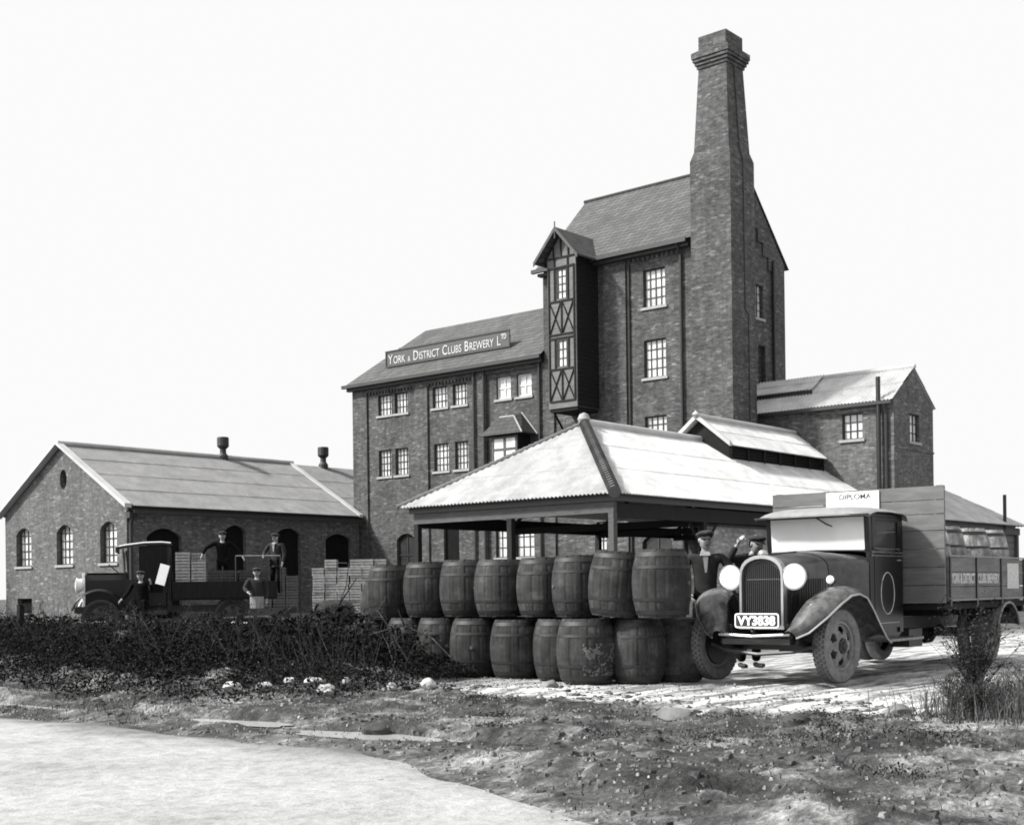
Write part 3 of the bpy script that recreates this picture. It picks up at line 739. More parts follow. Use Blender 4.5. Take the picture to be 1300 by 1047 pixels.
# ================================================================== CASKS
def make_cask(name, label, cat, group, rm, re, H, nst=20):
    r = thing(name, label, cat, (0,0,0), 0, group)
    prof = []
    for k in range(11):
        t = k/10; rr = re+(rm-re)*(1-(2*t-1)**2)**.85 if 0<t<1 else re
        prof.append((rr, t*H))
    mb = MB(); n = nst*4; o = 0
    rng = random.Random(3)
    for rr, h in prof:
        for k in range(n):
            a = 2*PI*k/n; g = rr-(.0045 if k%4==0 else 0)+.002*math.sin(k//4*2.7)
            mb.v.append((g*math.cos(a), g*math.sin(a), h))
    for i in range(10):
        for k in range(n):
            k2=(k+1)%n; mb.f.append((i*n+k,i*n+k2,(i+1)*n+k2,(i+1)*n+k))
    mb.lathe([(re,0),(re-.02,0),(re-.02,.035),(0,.036)], n, cap=False); mb.lathe([(re,H),(re-.02,H),(re-.02,H-.035),(0,H-.036)], n, cap=False)
    st = mb.build('staves', 'cask', r)
    def rad(z):
        t = z/H; return re+(rm-re)*(1-(2*t-1)**2)**.85
    for zc, w in ((.035*H/.72+.02,.045),(.19*H/.72,.032),(H-.19*H/.72,.032),(H-.035*H/.72-.02,.045)):
        z0, z1 = zc-w/2, zc+w/2
        MB().lathe([(rad(z0)-.004,z0),(rad(z0)+.004,z0),(rad(z1)+.004,z1),(rad(z1)-.004,z1)], 40, cap=False).build('hoop', 'hoop', r, smooth=True)
    MB().lathe([(.022,rm-.004),(.02,rm+.012),(0,rm+.012)], 12, (0,0,H/2), 'x').build('bung', 'timber', r)
    return r
CG = 'oak casks stacked in two tiers beside the lorry'
cask = make_cask('cask', 'x', 'cask', CG, .312, .245, .715)
up = [12.59,11.89,11.29,10.68,10.03,9.4,8.77,8.13]
lo = [12.89,12.26,11.65,11.03,10.38,9.72,9.06,8.60,7.98]
upl = ['upper tier cask half hidden by pale twigs, first from the left end','second upper cask from the left, broad pale band low on its side',
 'third upper cask from the left, pale top rim lit at one edge','fourth upper cask from the left, below the shed windows','fifth upper cask from the left, dark and shaded on its right',
 'sixth upper cask from the left, pale and clean with plain hoops','leaning upper cask with tilted rim, next to last before the standing man','last upper cask at right, beside the man in the flat cap']
lol = ['leftmost ground cask almost lost in the dark weeds','ground cask behind the pale bent twig at the hedge end','dark ground cask with weeds climbing over it','ground cask with a knocked pale bung patch on its side',
 'ground cask with muddy vertical splashes in the middle','smooth barrel shaped ground cask left of the wide limewashed one','wide ground cask with pale limewash smears and bright rim','narrow dark ground cask right of the limewashed one','ground cask tucked beside the front wheel of the lorry']
first = True
rg = random.Random(11)
for y, lb in zip(lo, lol):
    if first: c = cask; first = False
    else: c = copy_tree(cask)
    x = 12.3+rg.uniform(-.06,.06)
    wide = lb.startswith('wide')
    if wide: x = 11.95; c.scale = (1.13,1.13,1.02)
    if 'beside the front' in lb: x = 12.80; y = 8.38
    if not wide: c.scale = (rg.uniform(1.0,1.07),rg.uniform(1.0,1.07),rg.uniform(.985,1.02))
    c.location = (x, y, .0); c.rotation_euler = (0,0,rg.uniform(0,6)); c['label'] = lb
    if wide:
        mb = MB(); n = 150; rows = []
        for j in range(61):
            for i in range(n):
                t = .12+.5*j/60; a = -PI*.95+ PI*.62*i/(n-1)+.35
                rr = .245+(.312-.245)*(1-(2*t-1)**2)**.85+.0035
                rows.append((rr*math.cos(a), rr*math.sin(a), t*.715))
        mb.quadgrid(rows, n, 61)
        # ragged: drop quads by noise
        mb.f = [f for f in mb.f if noise.noise(Vector(mb.v[f[0]])*8+Vector((3,1,9)))+.9*noise.noise(Vector(mb.v[f[0]])*34)+.5*noise.noise(Vector(mb.v[f[0]])*90) > .12]
        pt = mb.build('limewash_smear', 'chalk', c); pt.rotation_euler = (0,0,-c.rotation_euler.z)
for i, (y, lb) in enumerate(zip(up, upl)):
    c = copy_tree(cask); c.location = (12.3+rg.uniform(-.05,.05), y, .74); c.scale = (rg.uniform(1.0,1.06),rg.uniform(1.0,1.06),rg.uniform(.98,1.03)); c.rotation_euler = (0,0,rg.uniform(0,6)); c['label'] = lb
    if 'leaning' in lb: c.rotation_euler = (0.06,-.07,1.3); c.location = (12.1,y,.75); c.scale = (1.06,1.06,1.03)
    if i == 7: c.scale = (1.06,1.06,1.05); c.location.x = 12.1
    if i == 0: c.location.z = .70
# second rank behind, still showing in the gaps
CG2 = 'casks in the second rank behind the tiers'
q = 0
for y in (9.15, 9.8, 10.45, 11.1, 11.75, 12.4):
    for z, w in ((.0,'ground'),(.737,'upper')):
        c = copy_tree(cask); c.location = (12.98, y+(.1 if z else 0), z); c.rotation_euler = (0,0,y*3)
        c['label'] = 'cask in the shaded second rank behind the front tiers'; c['group'] = CG2
# loose casks among the weeds and near the plank
def laycask(loc, rz, label, s=1, tilt=PI/2):
    c = copy_tree(cask); c.location = loc; c.rotation_euler = (tilt, 0, rz); c.scale = (s,s,s); c['label'] = label; del c['group']; return c
laycask((15.2,17.4,.68), 1.2, 'cask lying on its side on a low bank in front of the crate stack', .85)
laycask((14.1,14.0,.42), .2, 'cask lying end on with pale worn rim beside the tiers', 1.05)
c = copy_tree(cask); c.location = (13.5,14.1,.62); c.rotation_euler = (.2,.1,0); c['label'] = 'tilted dark cask left of the tiers with pale rim edge'; del c['group']
c = copy_tree(cask); c.location = (10.4,15.9,.0); c.rotation_euler = (0,.08,0); c['label'] = 'half buried cask with pale mossy top in the far left weeds'; del c['group']; c.scale=(.8,.8,.8)

# ================================================================== CRATES
def make_crate(L_, W, H, m, bottles=True):
    r = thing('crate', 'x', 'crate')
    mb = MB()
    for z in (0, H*.36, H*.72):
        h = H*.27
        mb.box(-L_/2,L_/2,-W/2,-W/2+.015,z,z+h); mb.box(-L_/2,L_/2,W/2-.015,W/2,z,z+h)
        mb.box(-L_/2,-L_/2+.015,-W/2+.016,W/2-.016,z,z+h); mb.box(L_/2-.015,L_/2,-W/2+.016,W/2-.016,z,z+h)
    for x in (-L_/2+.03, L_/2-.03):
        for y in (-W/2+.03, W/2-.03): mb.box(x-.014,x+.014,y-.014,y+.014,.01,H-.005)
    mb.box(-L_/2+.016,L_/2-.016,-W/2+.016,W/2-.016,.005,.02)
    mb.build('slats', m, r)
    if bottles:
        mb = MB()
        for i in range(4):
            for j in range(3):
                mb.lathe([(.03,.02),(.03,H*.75),(.012,H*.95),(.013,H*1.06)], 8, (-L_/2+L_*(i+.5)/4,-W/2+W*(j+.5)/3,0))
        mb.build('bottles', 'bottle', r)
    return r
CP = make_crate(.40, .40, .27, 'crate', True); CP['group'] = 'crates stacked in a block across the yard'
GD = R(40.4)-PI/2
def yard(d, r): return (math.cos(R(40.41))*d+math.sin(R(40.41))*r, math.sin(R(40.41))*d-math.cos(R(40.41))*r)
rg = random.Random(5); first = True
ncol, nrow = 6, 8
for k in range(ncol):
    for j in range(nrow):
        if j == nrow-1 and k in (0, 2): continue
        x, y = yard(44.5, -6.55+k*.42)
        c = CP if first else copy_tree(CP); first = False
        c.location = (x+rg.uniform(-.02,.02), y+rg.uniform(-.02,.02), j*.275); c.rotation_euler = (0,0,GD+rg.uniform(-.04,.04))
        c['label'] = 'pale slatted bottle crate in the tall block of crates against the dark store wall'
        c['group'] = 'crates stacked in a block across the yard'

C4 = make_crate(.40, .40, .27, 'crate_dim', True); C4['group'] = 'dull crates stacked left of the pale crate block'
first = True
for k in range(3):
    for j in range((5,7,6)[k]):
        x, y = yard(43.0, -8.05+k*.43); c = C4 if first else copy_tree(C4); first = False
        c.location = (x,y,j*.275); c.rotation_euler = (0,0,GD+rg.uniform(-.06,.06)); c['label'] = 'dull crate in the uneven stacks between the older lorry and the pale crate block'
# ================================================================== PEOPLE
def skin_mesh(joints, edges, root, sub=2):
    names = list(joints); me = bpy.data.meshes.new('sk')
    me.from_pydata([joints[n][0] for n in names], [(names.index(a), names.index(b)) for a, b in edges], [])
    o = bpy.data.objects.new('sk', me); COL.objects.link(o)
    md = o.modifiers.new('s', 'SKIN'); 
    sv = me.skin_vertices[0].data if me.skin_vertices else None
    if sv is None:
        bm = bmesh.new(); bm.from_mesh(me); bm.verts.layers.skin.verify(); bm.to_mesh(me); bm.free(); sv = me.skin_vertices[0].data
    for i, n in enumerate(names):
        r = joints[n][1]; sv[i].radius = (r, r) if not isinstance(r, tuple) else r; sv[i].use_root = (n == root)
    md.use_smooth_shade = True
    s = o.modifiers.new('u', 'SUBSURF'); s.levels = sub; s.render_levels = sub
    dg = bpy.context.evaluated_depsgraph_get(); dg.update()
    m2 = bpy.data.meshes.new_from_object(o.evaluated_get(dg))
    mb = MB(); mb.v = [tuple(v.co) for v in m2.vertices]; mb.f = [tuple(p.vertices) for p in m2.polygons]
    bpy.data.objects.remove(o)
    return mb
def head_mb(c, yaw=0, pitch=0, s=1.0):
    mb = MB(); nu, nv = 36, 26; rows = []
    for j in range(nv+1):
        ph = PI*j/nv; z = math.cos(ph); rr = math.sin(ph)
        for i in range(nu+1):
            th = 2*PI*i/nu; x = rr*math.sin(th); y = -rr*math.cos(th)      # face towards -y
            X, Y, Z = x*.076, y*.095, z*.118
            if Z < -.02: k = (-.02-Z)/.1; X *= 1-.12*k; Y = Y*(1-.12*k)+(-.012*k if Y<0 else .02*k)
            f = max(0, -y)
            if f > .2:
                Y -= .024*math.exp(-(X/.012)**2-((Z+.020)/.016)**2)*1.0 + .012*math.exp(-(X/.009)**2-((Z-.005)/.02)**2)
                Y += .012*math.exp(-((abs(X)-.031)/.014)**2-((Z-.006)/.012)**2)
                Y -= .006*math.exp(-(X/.05)**2-((Z-.03)/.010)**2)
                Y -= .007*math.exp(-(X/.022)**2-((Z+.058)/.007)**2) ; Y += .005*math.exp(-(X/.026)**2-((Z+.0655)/.003)**2)
                Y -= .008*math.exp(-(X/.02)**2-((Z+.1)/.012)**2)
                Y -= .006*math.exp(-((abs(X)-.042)/.016)**2-((Z+.025)/.02)**2)
            rows.append((X, Y, Z))
    mb.quadgrid(rows, nu+1, nv+1)
    for sx in (-1, 1):                                   # ears
        mb.add(MB().lathe([(0,-.008),(.02,-.007),(.028,0),(.02,.006),(.008,.0),(0,.0)], 12, (0,0,0), 'x').xf(Matrix.Translation((sx*.078,.008,-.008)) @ Matrix.Rotation(sx*.35,4,'Z') @ Matrix.Scale(1.15,4,(0,0,1))))
    m = Matrix.Translation(c) @ Matrix.Rotation(yaw,4,'Z') @ Matrix.Rotation(pitch,4,'X') @ Matrix.Scale(s,4)
    return mb.xf(m), m
def hand_mb(wrist, d, n, s=1.0, curl=.5, side=1):
    """wrist position, finger direction d, palm normal n"""
    d = Vector(d).normalized(); n = Vector(n).normalized(); u = d.cross(n).normalized()
    mb = MB(); w = Vector(wrist)
    mb.add(skin_mesh({'a':(tuple(w),.022*s),'b':(tuple(w+d*.045*s),(.034*s,.018*s)),'c':(tuple(w+d*.085*s),(.036*s,.016*s))}, [('a','b'),('b','c')], 'a', 1))
    for k, ln in enumerate((.066,.076,.072,.056)):
        p = w+d*.085*s+u*((k-1.5)*.019*s*side); pts = [p]; dd = d.copy()
        for q in range(3):
            dd = (dd*math.cos(curl*.8)+n*math.sin(curl*.8)).normalized(); pts.append(pts[-1]+dd*ln*s*(.45,.32,.23)[q])
        mb.tube(pts, [.0092*s,.0088*s,.008*s,.006*s], 8)
    p = w+d*.03*s-u*(.028*s*side); t1 = p+(d*.6-u*side*.7).normalized()*.035*s+n*.008*s; t2 = t1+(d*.85-u*side*.2+n*.3).normalized()*.03*s
    mb.tube([p, t1, t2], [.012*s,.0105*s,.008*s], 8)
    return mb
def person(label, loc, rz, P, hat='cap', top='cloth_dark', legs='cloth_dark', shirt=True, s=1.0, yaw=0, pitch=0, apron=False, waistcoat=True):
    """P: joint overrides in metres, person faces -y"""
    r = thing('person', label, 'person', loc, rz)
    J = dict(hip=(0,0,.94), waist=(0,0,1.08), chest=(0,0,1.30), neck=(0,.0,1.47), head=(0,-.02,1.60),
        sl=(.19,.01,1.42), el=(.25,.03,1.15), wl=(.24,-.06,.90), sr=(-.19,.01,1.42), er=(-.25,.03,1.15), wr=(-.24,-.06,.90),
        hl=(.09,0,.92), kl=(.1,-.02,.50), al=(.11,.02,.09), tl=(.13,-.15,.05), hr=(-.09,0,.92), kr=(-.1,-.02,.50), ar=(-.11,.02,.09), tr=(-.13,-.15,.05))
    J.update(P)
    V = lambda k: Vector(J[k])
    # body: one skin: head, neck, forearm stubs and hands
    hd, hm = head_mb(J['head'], yaw, pitch, 1.0)
    body = MB().add(hd).add(MB().tube([V('chest'), V('neck'), V('head')-Vector((0,-.01,.05))], [.055,.046,.044], 14))
    for sd, sg in (('l',1),('r',-1)):
        e, w = V('e'+sd), V('w'+sd); d = (w-e).normalized()
        body.add(MB().tube([w-d*.1, w], [.032,.025], 10))
        nrm = Vector((-sg,0,0)) if abs(d.x) < .8 else Vector((0,0,-1))
        body.add(hand_mb(w, d, nrm, 1.0, .45, sg))
    body.add(skin_mesh({'hip':(J['hip'],(.12,.085)),'waist':(J['waist'],(.115,.08)),'chest':(J['chest'],(.14,.09)),'neck':(J['neck'],.05),
        'sl':(J['sl'],.055),'el':(J['el'],.042),'wl':(J['wl'],.027),'sr':(J['sr'],.055),'er':(J['er'],.042),'wr':(J['wr'],.027),
        'hl':(J['hl'],.075),'kl':(J['kl'],.055),'al':(J['al'],.04),'hr':(J['hr'],.075),'kr':(J['kr'],.055),'ar':(J['ar'],.04)},
        [('hip','waist'),('waist','chest'),('chest','neck'),('chest','sl'),('sl','el'),('el','wl'),('chest','sr'),('sr','er'),('er','wr'),('hip','hl'),('hl','kl'),('kl','al'),('hip','hr'),('hr','kr'),('kr','ar')], 'hip', 1))
    ob = body.build('body', 'skin', r, smooth=True)
    md = ob.modifiers.new('one_skin', 'REMESH'); md.mode = 'VOXEL'; md.voxel_size = .006 if s > 1 else .011; md.use_smooth_shade = True
    dg = bpy.context.evaluated_depsgraph_get(); dg.update(); m2 = bpy.data.meshes.new_from_object(ob.evaluated_get(dg)); ob.modifiers.clear(); ob.data = m2
    tor = {'hip':(J['hip'],(.155,.11)),'waist':(J['waist'],(.15,.105)),'chest':(J['chest'],(.175,.115)),'neck':(tuple(V('neck')-Vector((0,0,.03))),.065),
        'sl':(J['sl'],.07),'el':(J['el'],.054),'wl':(tuple(V('el').lerp(V('wl'),.92)),.042),'sr':(J['sr'],.07),'er':(J['er'],.054),'wr':(tuple(V('er').lerp(V('wr'),.92)),.042),
        'sk':(tuple(V('hip')-Vector((0,0,.13))),(.165,.12))}
    skin_mesh(tor, [('hip','waist'),('waist','chest'),('chest','neck'),('chest','sl'),('sl','el'),('el','wl'),('chest','sr'),('sr','er'),('er','wr'),('hip','sk')], 'hip').build('jacket', top, r, smooth=True)
    lg = {'hip':(tuple(V('hip')-Vector((0,0,.02))),(.13,.1)),'hl':(J['hl'],.095),'kl':(J['kl'],.07),'al':(J['al'],.062),'hr':(J['hr'],.095),'kr':(J['kr'],.07),'ar':(J['ar'],.062)}
    skin_mesh(lg, [('hip','hl'),('hl','kl'),('kl','al'),('hip','hr'),('hr','kr'),('kr','ar')], 'hip').build('trousers', legs, r, smooth=True)
    for sd in 'lr':
        a, t = V('a'+sd), V('t'+sd)
        skin_mesh({'a':(tuple(a),.05),'h':(tuple(a+Vector((0,.03,-.045))),.04),'t':(tuple(t),(.045,.032))}, [('a','h'),('h','t')], 'a', 1).build('boot', 'black', r, smooth=True)
    hmat = hm
    if hat == 'cap':
        mb = MB(); nu = 28; prof = [(.084,.028),(.098,.045),(.115,.066),(.112,.084),(.085,.100),(.04,.108),(0,.11)]
        for i, (q, z) in enumerate(prof):
            for k in range(nu):
                a = 2*PI*k/nu; mb.v.append((q*math.sin(a)*.98, -q*1.12*math.cos(a)+.004, z+.018*(-math.cos(a))*-1*(.6)+.004*math.sin(5*a)))
        for i in range(len(prof)-1):
            for k in range(nu): k2=(k+1)%nu; mb.f.append((i*nu+k,i*nu+k2,(i+1)*nu+k2,(i+1)*nu+k))
        o = len(mb.v); pk = []
        for k in range(13):
            a = -1.15+2.3*k/12; pk.append((.086*math.sin(a), -.098*math.cos(a), .034)); 
        for k in range(13):
            a = -1.15+2.3*k/12; e = .05*math.cos(a*1.2); pk.append(((.088+e*.4)*math.sin(a), -(.1+e)*math.cos(a), .024-e*.25))
        mb.quadgrid(pk, 13, 2)
        mb.xf(hmat).build('cap', 'cap', r, smooth=True)
        mb = MB(); mb.lathe([(.079,.03),(.084,.0),(.083,-.03),(.078,-.05)], 24, cap=False); mb.v=[(x,y*1.2+.012,z) for x,y,z in mb.v]
        mb.f = [f for f in mb.f if sum(mb.v[i][1] for i in f)/4 > .0]
        mb.xf(hmat).build('hair', 'cloth_dark', r, smooth=True)
    # eyes, brows and mouth, plus eye socket and nose shade as dark shapes
    mb = MB()
    for sx in (-1,1):
        mb.lathe([(0,-.006),(.010,-.004),(.012,.001)], 10, (sx*.031,-.078,.004), 'y'); mb.box(sx*.031-.017,sx*.031+.017,-.094,-.086,.020,.029); mb.tube([(sx*.02,-.103,-.03),(sx*.03,-.09,-.05)], .0025, 4)
    mb.tube([(-.028,-.088,-.060),(-.012,-.098,-.0675),(.012,-.098,-.0675),(.028,-.088,-.060)], .0035, 5)
    mb.xf(hmat).build('face_detail', 'cloth_dark', r)
    if shirt:
        mb = MB(); c, nk = V('chest'), V('neck')
        mb.poly([(c.x-.036,c.y-.118,nk.z-.04),(c.x+.036,c.y-.118,nk.z-.04),(c.x+.012,c.y-.128,c.z-.08),(c.x-.012,c.y-.128,c.z-.08)]) 
        mb.tube([nk+Vector((-.0,.0,-.045)), nk+Vector((0,0,.008))], [.062,.056], 14)
        mb.hull8([(c.x-.06,c.y-.127,nk.z-.05),(c.x+.06,c.y-.127,nk.z-.05),(c.x+.06,c.y-.03,nk.z-.05),(c.x-.06,c.y-.03,nk.z-.05)],[(c.x-.05,c.y-.09,nk.z),(c.x+.05,c.y-.09,nk.z),(c.x+.05,c.y-.02,nk.z),(c.x-.05,c.y-.02,nk.z)])
        mb.build('shirt', 'cloth_pale', r)
    if apron:
        mb = MB(); h_ = V('hip'); rows = []
        for j in range(5):
            for i in range(9):
                a = -1.1+2.2*i/8; rows.append((h_.x+.19*math.sin(a), h_.y-.15*math.cos(a)-.01, 1.0-j*.13))
        mb.quadgrid(rows, 9, 5); mb.build('apron', 'cloth_pale', r)
    return r
GZ = R(40.41)-PI/2       # facing the photographer
person('smiling man in flat cap, dark jacket and white collar standing beside the front mudguard', (14.0,8.75,0), GZ-.1, dict(el=(.36,-.02,1.22), wl=(.55,-.16,1.16), er=(-.27,-.02,1.17), wr=(-.2,-.18,.98), head=(0,-.03,1.655), neck=(0,0,1.51), chest=(0,0,1.33), sl=(.2,0,1.45), sr=(-.2,0,1.45)), yaw=.25, s=1.01, top='cloth_coat')
person('man in flat cap behind the bonnet with one forearm raised beside his head', (14.93,8.68,0), GZ+.35, dict(chest=(.0,-.06,1.32), neck=(.0,-.12,1.50), head=(.02,-.18,1.62), waist=(0,-.02,1.08), sl=(.18,-.08,1.43), sr=(-.18,-.08,1.43), er=(-.38,-.16,1.42), wr=(-.30,-.24,1.60), el=(.28,-.16,1.15), wl=(.22,-.38,1.15)), yaw=.1, pitch=.2, shirt=False, s=1.01, top='cloth_coat')

# ================================================================== MAIN LORRY
def wheel(parent, name, x, y, z, r, w, steer=0, out=-1, twin=False, small=False):
    """axle along y; out = side of the visible disc"""
    we = bpy.data.objects.new(name, None); COL.objects.link(we); we.parent = parent; we.location = (x,y,z); we.rotation_euler = (0,0,steer)
    mb = MB(); h = w/2
    prof = [(r*.66,-h*.55),(r*.7,-h*.85),(r*.86,-h),(r*.95,-h*.9),(r*.985,-h*.6),(r*.985,h*.6),(r*.95,h*.9),(r*.86,h),(r*.7,h*.85),(r*.66,h*.55)]
    mb.lathe(prof, 48, (0,0,0), 'y', cap=False)
    ty = mb.build('tyre', 'wall_tyre', we, smooth=True)
    if small: ty.data.materials.clear(); ty.data.materials.append(M['black'])
    if not small:
        mb = MB(); nb = 44
        for k in range(nb):
            a = 2*PI*k/nb
            for q in range(4):
                yy = -h*.72+q*(h*1.44/3); aa = a+(.5*2*PI/nb if q%2 else 0)
                b = MB().box(-.019,.019,yy-h*.17,yy+h*.17,r*.955,r*(1.0 if q in (1,2) else .985)); b.xf(Matrix.Rotation(aa,4,'Y')); mb.add(b)
        mb.build('tread', 'tyre', ty)
    o = out
    mb = MB(); mb.lathe([(r*.68,o*h*.5),(r*.66,o*h*.62),(r*.6,o*h*.6),(r*.57,o*h*.25),(r*.57,-o*h*.5),(r*.68,-o*h*.5)], 40, (0,0,0), 'y', cap=False)
    mb.build('rim', 'black' if small else 'rim', we, smooth=True)
    mb = MB(); n = 60; r0, r1 = r*.2, r*.575       # pressed disc with six oval hand holes
    for j in range(8):
        for i in range(n):
            a = 2*PI*i/n; t = j/7; rr = r0+(r1-r0)*t; yy = o*(h*.35+h*.55*math.sin(PI*(1-t)*.5)-.0)
            mb.v.append((rr*math.cos(a), yy, rr*math.sin(a)))
    for j in range(7):
        for i in range(n):
            a = (i+.5)%10; t = (j+.5)/7
            if ((a-5)/2.6)**2+((t-.62)/.27)**2 < 1: continue
            i2=(i+1)%n; mb.f.append((j*n+i,j*n+i2,(j+1)*n+i2,(j+1)*n+i))
    mb.build('disc', 'black' if small else 'rim', we, smooth=True)
    mb = MB(); mb.lathe([(r*.22,o*h*.8),(r*.2,o*h*1.05),(r*.12,o*h*1.15),(r*.1,o*h*1.35),(0,o*h*1.4)], 20, (0,0,0), 'y')
    for k in range(6):
        a = 2*PI*k/6; mb.lathe([(.016,o*h*.95),(.016,o*h*1.12)], 6, (r*.165*math.cos(a)*1.0,0,r*.165*math.sin(a)), 'y')
    mb.build('hub', 'hoop', we, smooth=True)
    MB().lathe([(r*.55,-o*h*.3),(r*.55,-o*h*.7)], 24, (0,0,0), 'y').build('brake_drum', 'black', we)
    if twin:
        mb = MB(); mb.lathe([(a,b-o*(w+.03)) for a,b in prof], 40, (0,0,0), 'y', cap=False); mb.build('inner_tyre', 'wall_tyre', we, smooth=True)
    return we
def fender(path, y0, y1, crown=.05, lip=.05, t=.006, inner=-1):
    """path of (x,z); lateral y0..y1, domed section; inner valance on y0 side"""
    mb = MB(); ns = 11; rows = []
    # smooth the path (Catmull-Rom)
    P = [path[0]]+path+[path[-1]]; pts = []
    for i in range(1, len(P)-2):
        for k in range(6):
            u = k/6; f = [.5*((2*P[i][c])+(-P[i-1][c]+P[i+1][c])*u+(2*P[i-1][c]-5*P[i][c]+4*P[i+1][c]-P[i+2][c])*u*u+(-P[i-1][c]+3*P[i][c]-3*P[i+1][c]+P[i+2][c])*u**3) for c in range(len(path[0]))]
            pts.append(f)
    pts.append(list(path[-1]))
    for i, p in enumerate(pts):
        a, b = pts[max(i-1,0)], pts[min(i+1,len(pts)-1)]; tx, tz = b[0]-a[0], b[1]-a[1]; l = math.hypot(tx,tz) or 1; nx, nz = -tz/l, tx/l
        if nz < 0 and abs(nz) > .2 and False: nx, nz = -nx, -nz
        w0, w1 = (p[2], p[3]) if len(p) > 2 else (y0, y1)
        for k in range(ns):
            s = k/(ns-1); c = crown*(1-(2*s-1)**2); d = -lip*max(0,(abs(2*s-1)-.75)/.25)**1.5
            rows.append((p[0]+nx*(c+d), w0+(w1-w0)*s, p[1]+nz*(c+d)))
    n = len(pts); o = len(mb.v); mb.quadgrid(rows, ns, n)
    return mb
def build_lorry():
    O = (13.1, 7.23, 0)
    T = thing('lorry', 'dark 1930s brewery lorry with white headlamps and number plate VY 3838', 'lorry', O, R(3))
    def part(mb, n, m, p=None, **k): return mb.build(n, m, p or T, **k)
    # wheels
    wheel(T, 'wheel', .02, -.67, .41, .41, .155, R(-6), -1); wheel(T, 'wheel', -.02, .81, .41, .41, .155, R(-6), 1)
    wheel(T, 'wheel', 4.55, -.84, .42, .42, .16, 0, -1, True); wheel(T, 'wheel', 4.55, .84, .42, .42, .16, 0, 1, True)
    # chassis
    mb = MB()
    for y in (-.36,.36): mb.box(-.5, 5.9, y-.035, y+.035, .5, .66)
    mb.box(-.05,.06,-.7,.7,.36,.44); mb.box(4.48,4.62,-.75,.75,.36,.48); mb.lathe([(0,-.2),(.15,-.1),(.17,0),(.15,.1),(0,.2)], 16, (4.55,0,.42), 'y')
    for y in (-.45,.45):
        for k in range(4): mb.tube([(-.5,y,.46+.02*k),(-.25,y,.38+.02*k),(0,y,.36+.02*k),(.3,y,.39+.02*k),(.55,y,.47+.02*k)], .022-.003*k, 4)
        mb.tube([(3.85,y,.5),(4.25,y,.42),(4.55,y,.4),(4.85,y,.42),(5.25,y,.5)], .04, 6)
    mb.box(2.3,2.75,-.62,-.38,.3,.52); mb.tube([(.8,.2,.4),(4.0,.2,.4)], .04, 8); mb.box(.5,1.2,-.2,.25,.3,.55)
    part(mb, 'chassis', 'black')
    # front bar and springs
    mb = MB(); mb.tube([(-.62,-.42,.55),(-.66,0,.53),(-.62,.42,.55)], .018, 8); part(mb, 'front_bar', 'chrome')
    mb = MB(); mb.tube([(-.42,-.62,.42),(-.5,-.4,.36),(-.54,0,.33),(-.5,.4,.37),(-.42,.62,.43)], .022, 6); mb.box(-.58,-.46,-.4,.4,.44,.5)
    part(mb, 'front_crossmember', 'black')
    # radiator
    def arch(w, z0, z1, n=12, k=.16):
        pts = [(-w,z0)]; 
        for i in range(n+1):
            a = PI-PI*i/n; pts.append((w*math.cos(a)*(1 if abs(math.cos(a))<1 else 1), z1-k+k*math.sin(a)**.75 if 0<i<n else z1-k))
        pts.append((w,z0)); return pts
    out_ = arch(.262,.6,1.41,k=.235); inn = arch(.236,.64,1.372,k=.21)
    mb = MB(); n = len(out_)
    for xa, xb in ((-.44,-.34),):
        for i in range(n-1):
            a, b, c, d = out_[i], out_[i+1], inn[i+1], inn[i]
            mb.poly([(xa,a[0],a[1]),(xa,b[0],b[1]),(xa,c[0],c[1]),(xa,d[0],d[1])]); mb.poly([(xa,a[0],a[1]),(xb,a[0],a[1]),(xb,b[0],b[1]),(xa,b[0],b[1])]); mb.poly([(xa,c[0],c[1]),(xb,c[0],c[1]),(xb,d[0],d[1]),(xa,d[0],d[1])])
        mb.box(xa+.001,xb,-.269,.269,.6,.64)
    part(mb, 'radiator_shell', 'chrome', smooth=True)
    mb = MB(); mb.prism([(a,b) for a,b in inn], -.39, -.36, 0)
    rd = part(mb, 'radiator_core', 'black')
    mb = MB()
    for k in range(19): y = -.22+k*.0244; mb.box(-.402,-.392,y-.003,y+.003,.66,1.14+.2*math.cos(y*5.5))
    part(mb, 'grille_bars', 'iron', rd)
    mb = MB(); mb.lathe([(.055,0),(.06,.02),(.05,.035),(.045,.05),(.02,.06),(0,.062)], 16, (-.38,0,1.405)); part(mb, 'radiator_cap', 'chrome', smooth=True)
    # bonnet, loft from radiator arch to cowl arch
    def sec(x, w, z0, z1, k): return [(x,a,b) for a,b in arch(w,z0,z1,12,k)]
    secs = [sec(-.345,.255,.62,1.395,.23), sec(-.0,.30,.62,1.42,.225), sec(.45,.39,.62,1.45,.22)]
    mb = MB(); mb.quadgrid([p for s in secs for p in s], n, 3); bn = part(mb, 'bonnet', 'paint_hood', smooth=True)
    for sy in (-1,1):
        mb = MB()
        for k in range(12): x = -.2+k*.048; mb.box(x,x+.02,sy*(.335+k*.006),sy*(.345+k*.006),.85,1.15)
        part(mb, 'louvre_panel', 'black', bn)
    part(MB().tube([(-.34,0,1.405),(.45,0,1.462)], .008, 6), 'hinge', 'black', bn)
    secs = [sec(.455,.395,.6,1.455,.22), sec(.7,.49,.58,1.47,.21), sec(.93,.60,.55,1.455,.16), sec(1.06,.64,.52,1.45,.12)]
    mb = MB(); mb.quadgrid([p for s in secs for p in s], n, 4); part(mb, 'cowl', 'paint_hood', smooth=True)
    # cab
    yw = .645
    mb = MB()
    mb.box(1.06,2.02,-yw+.02,yw-.02,.47,.55)                                  # floor
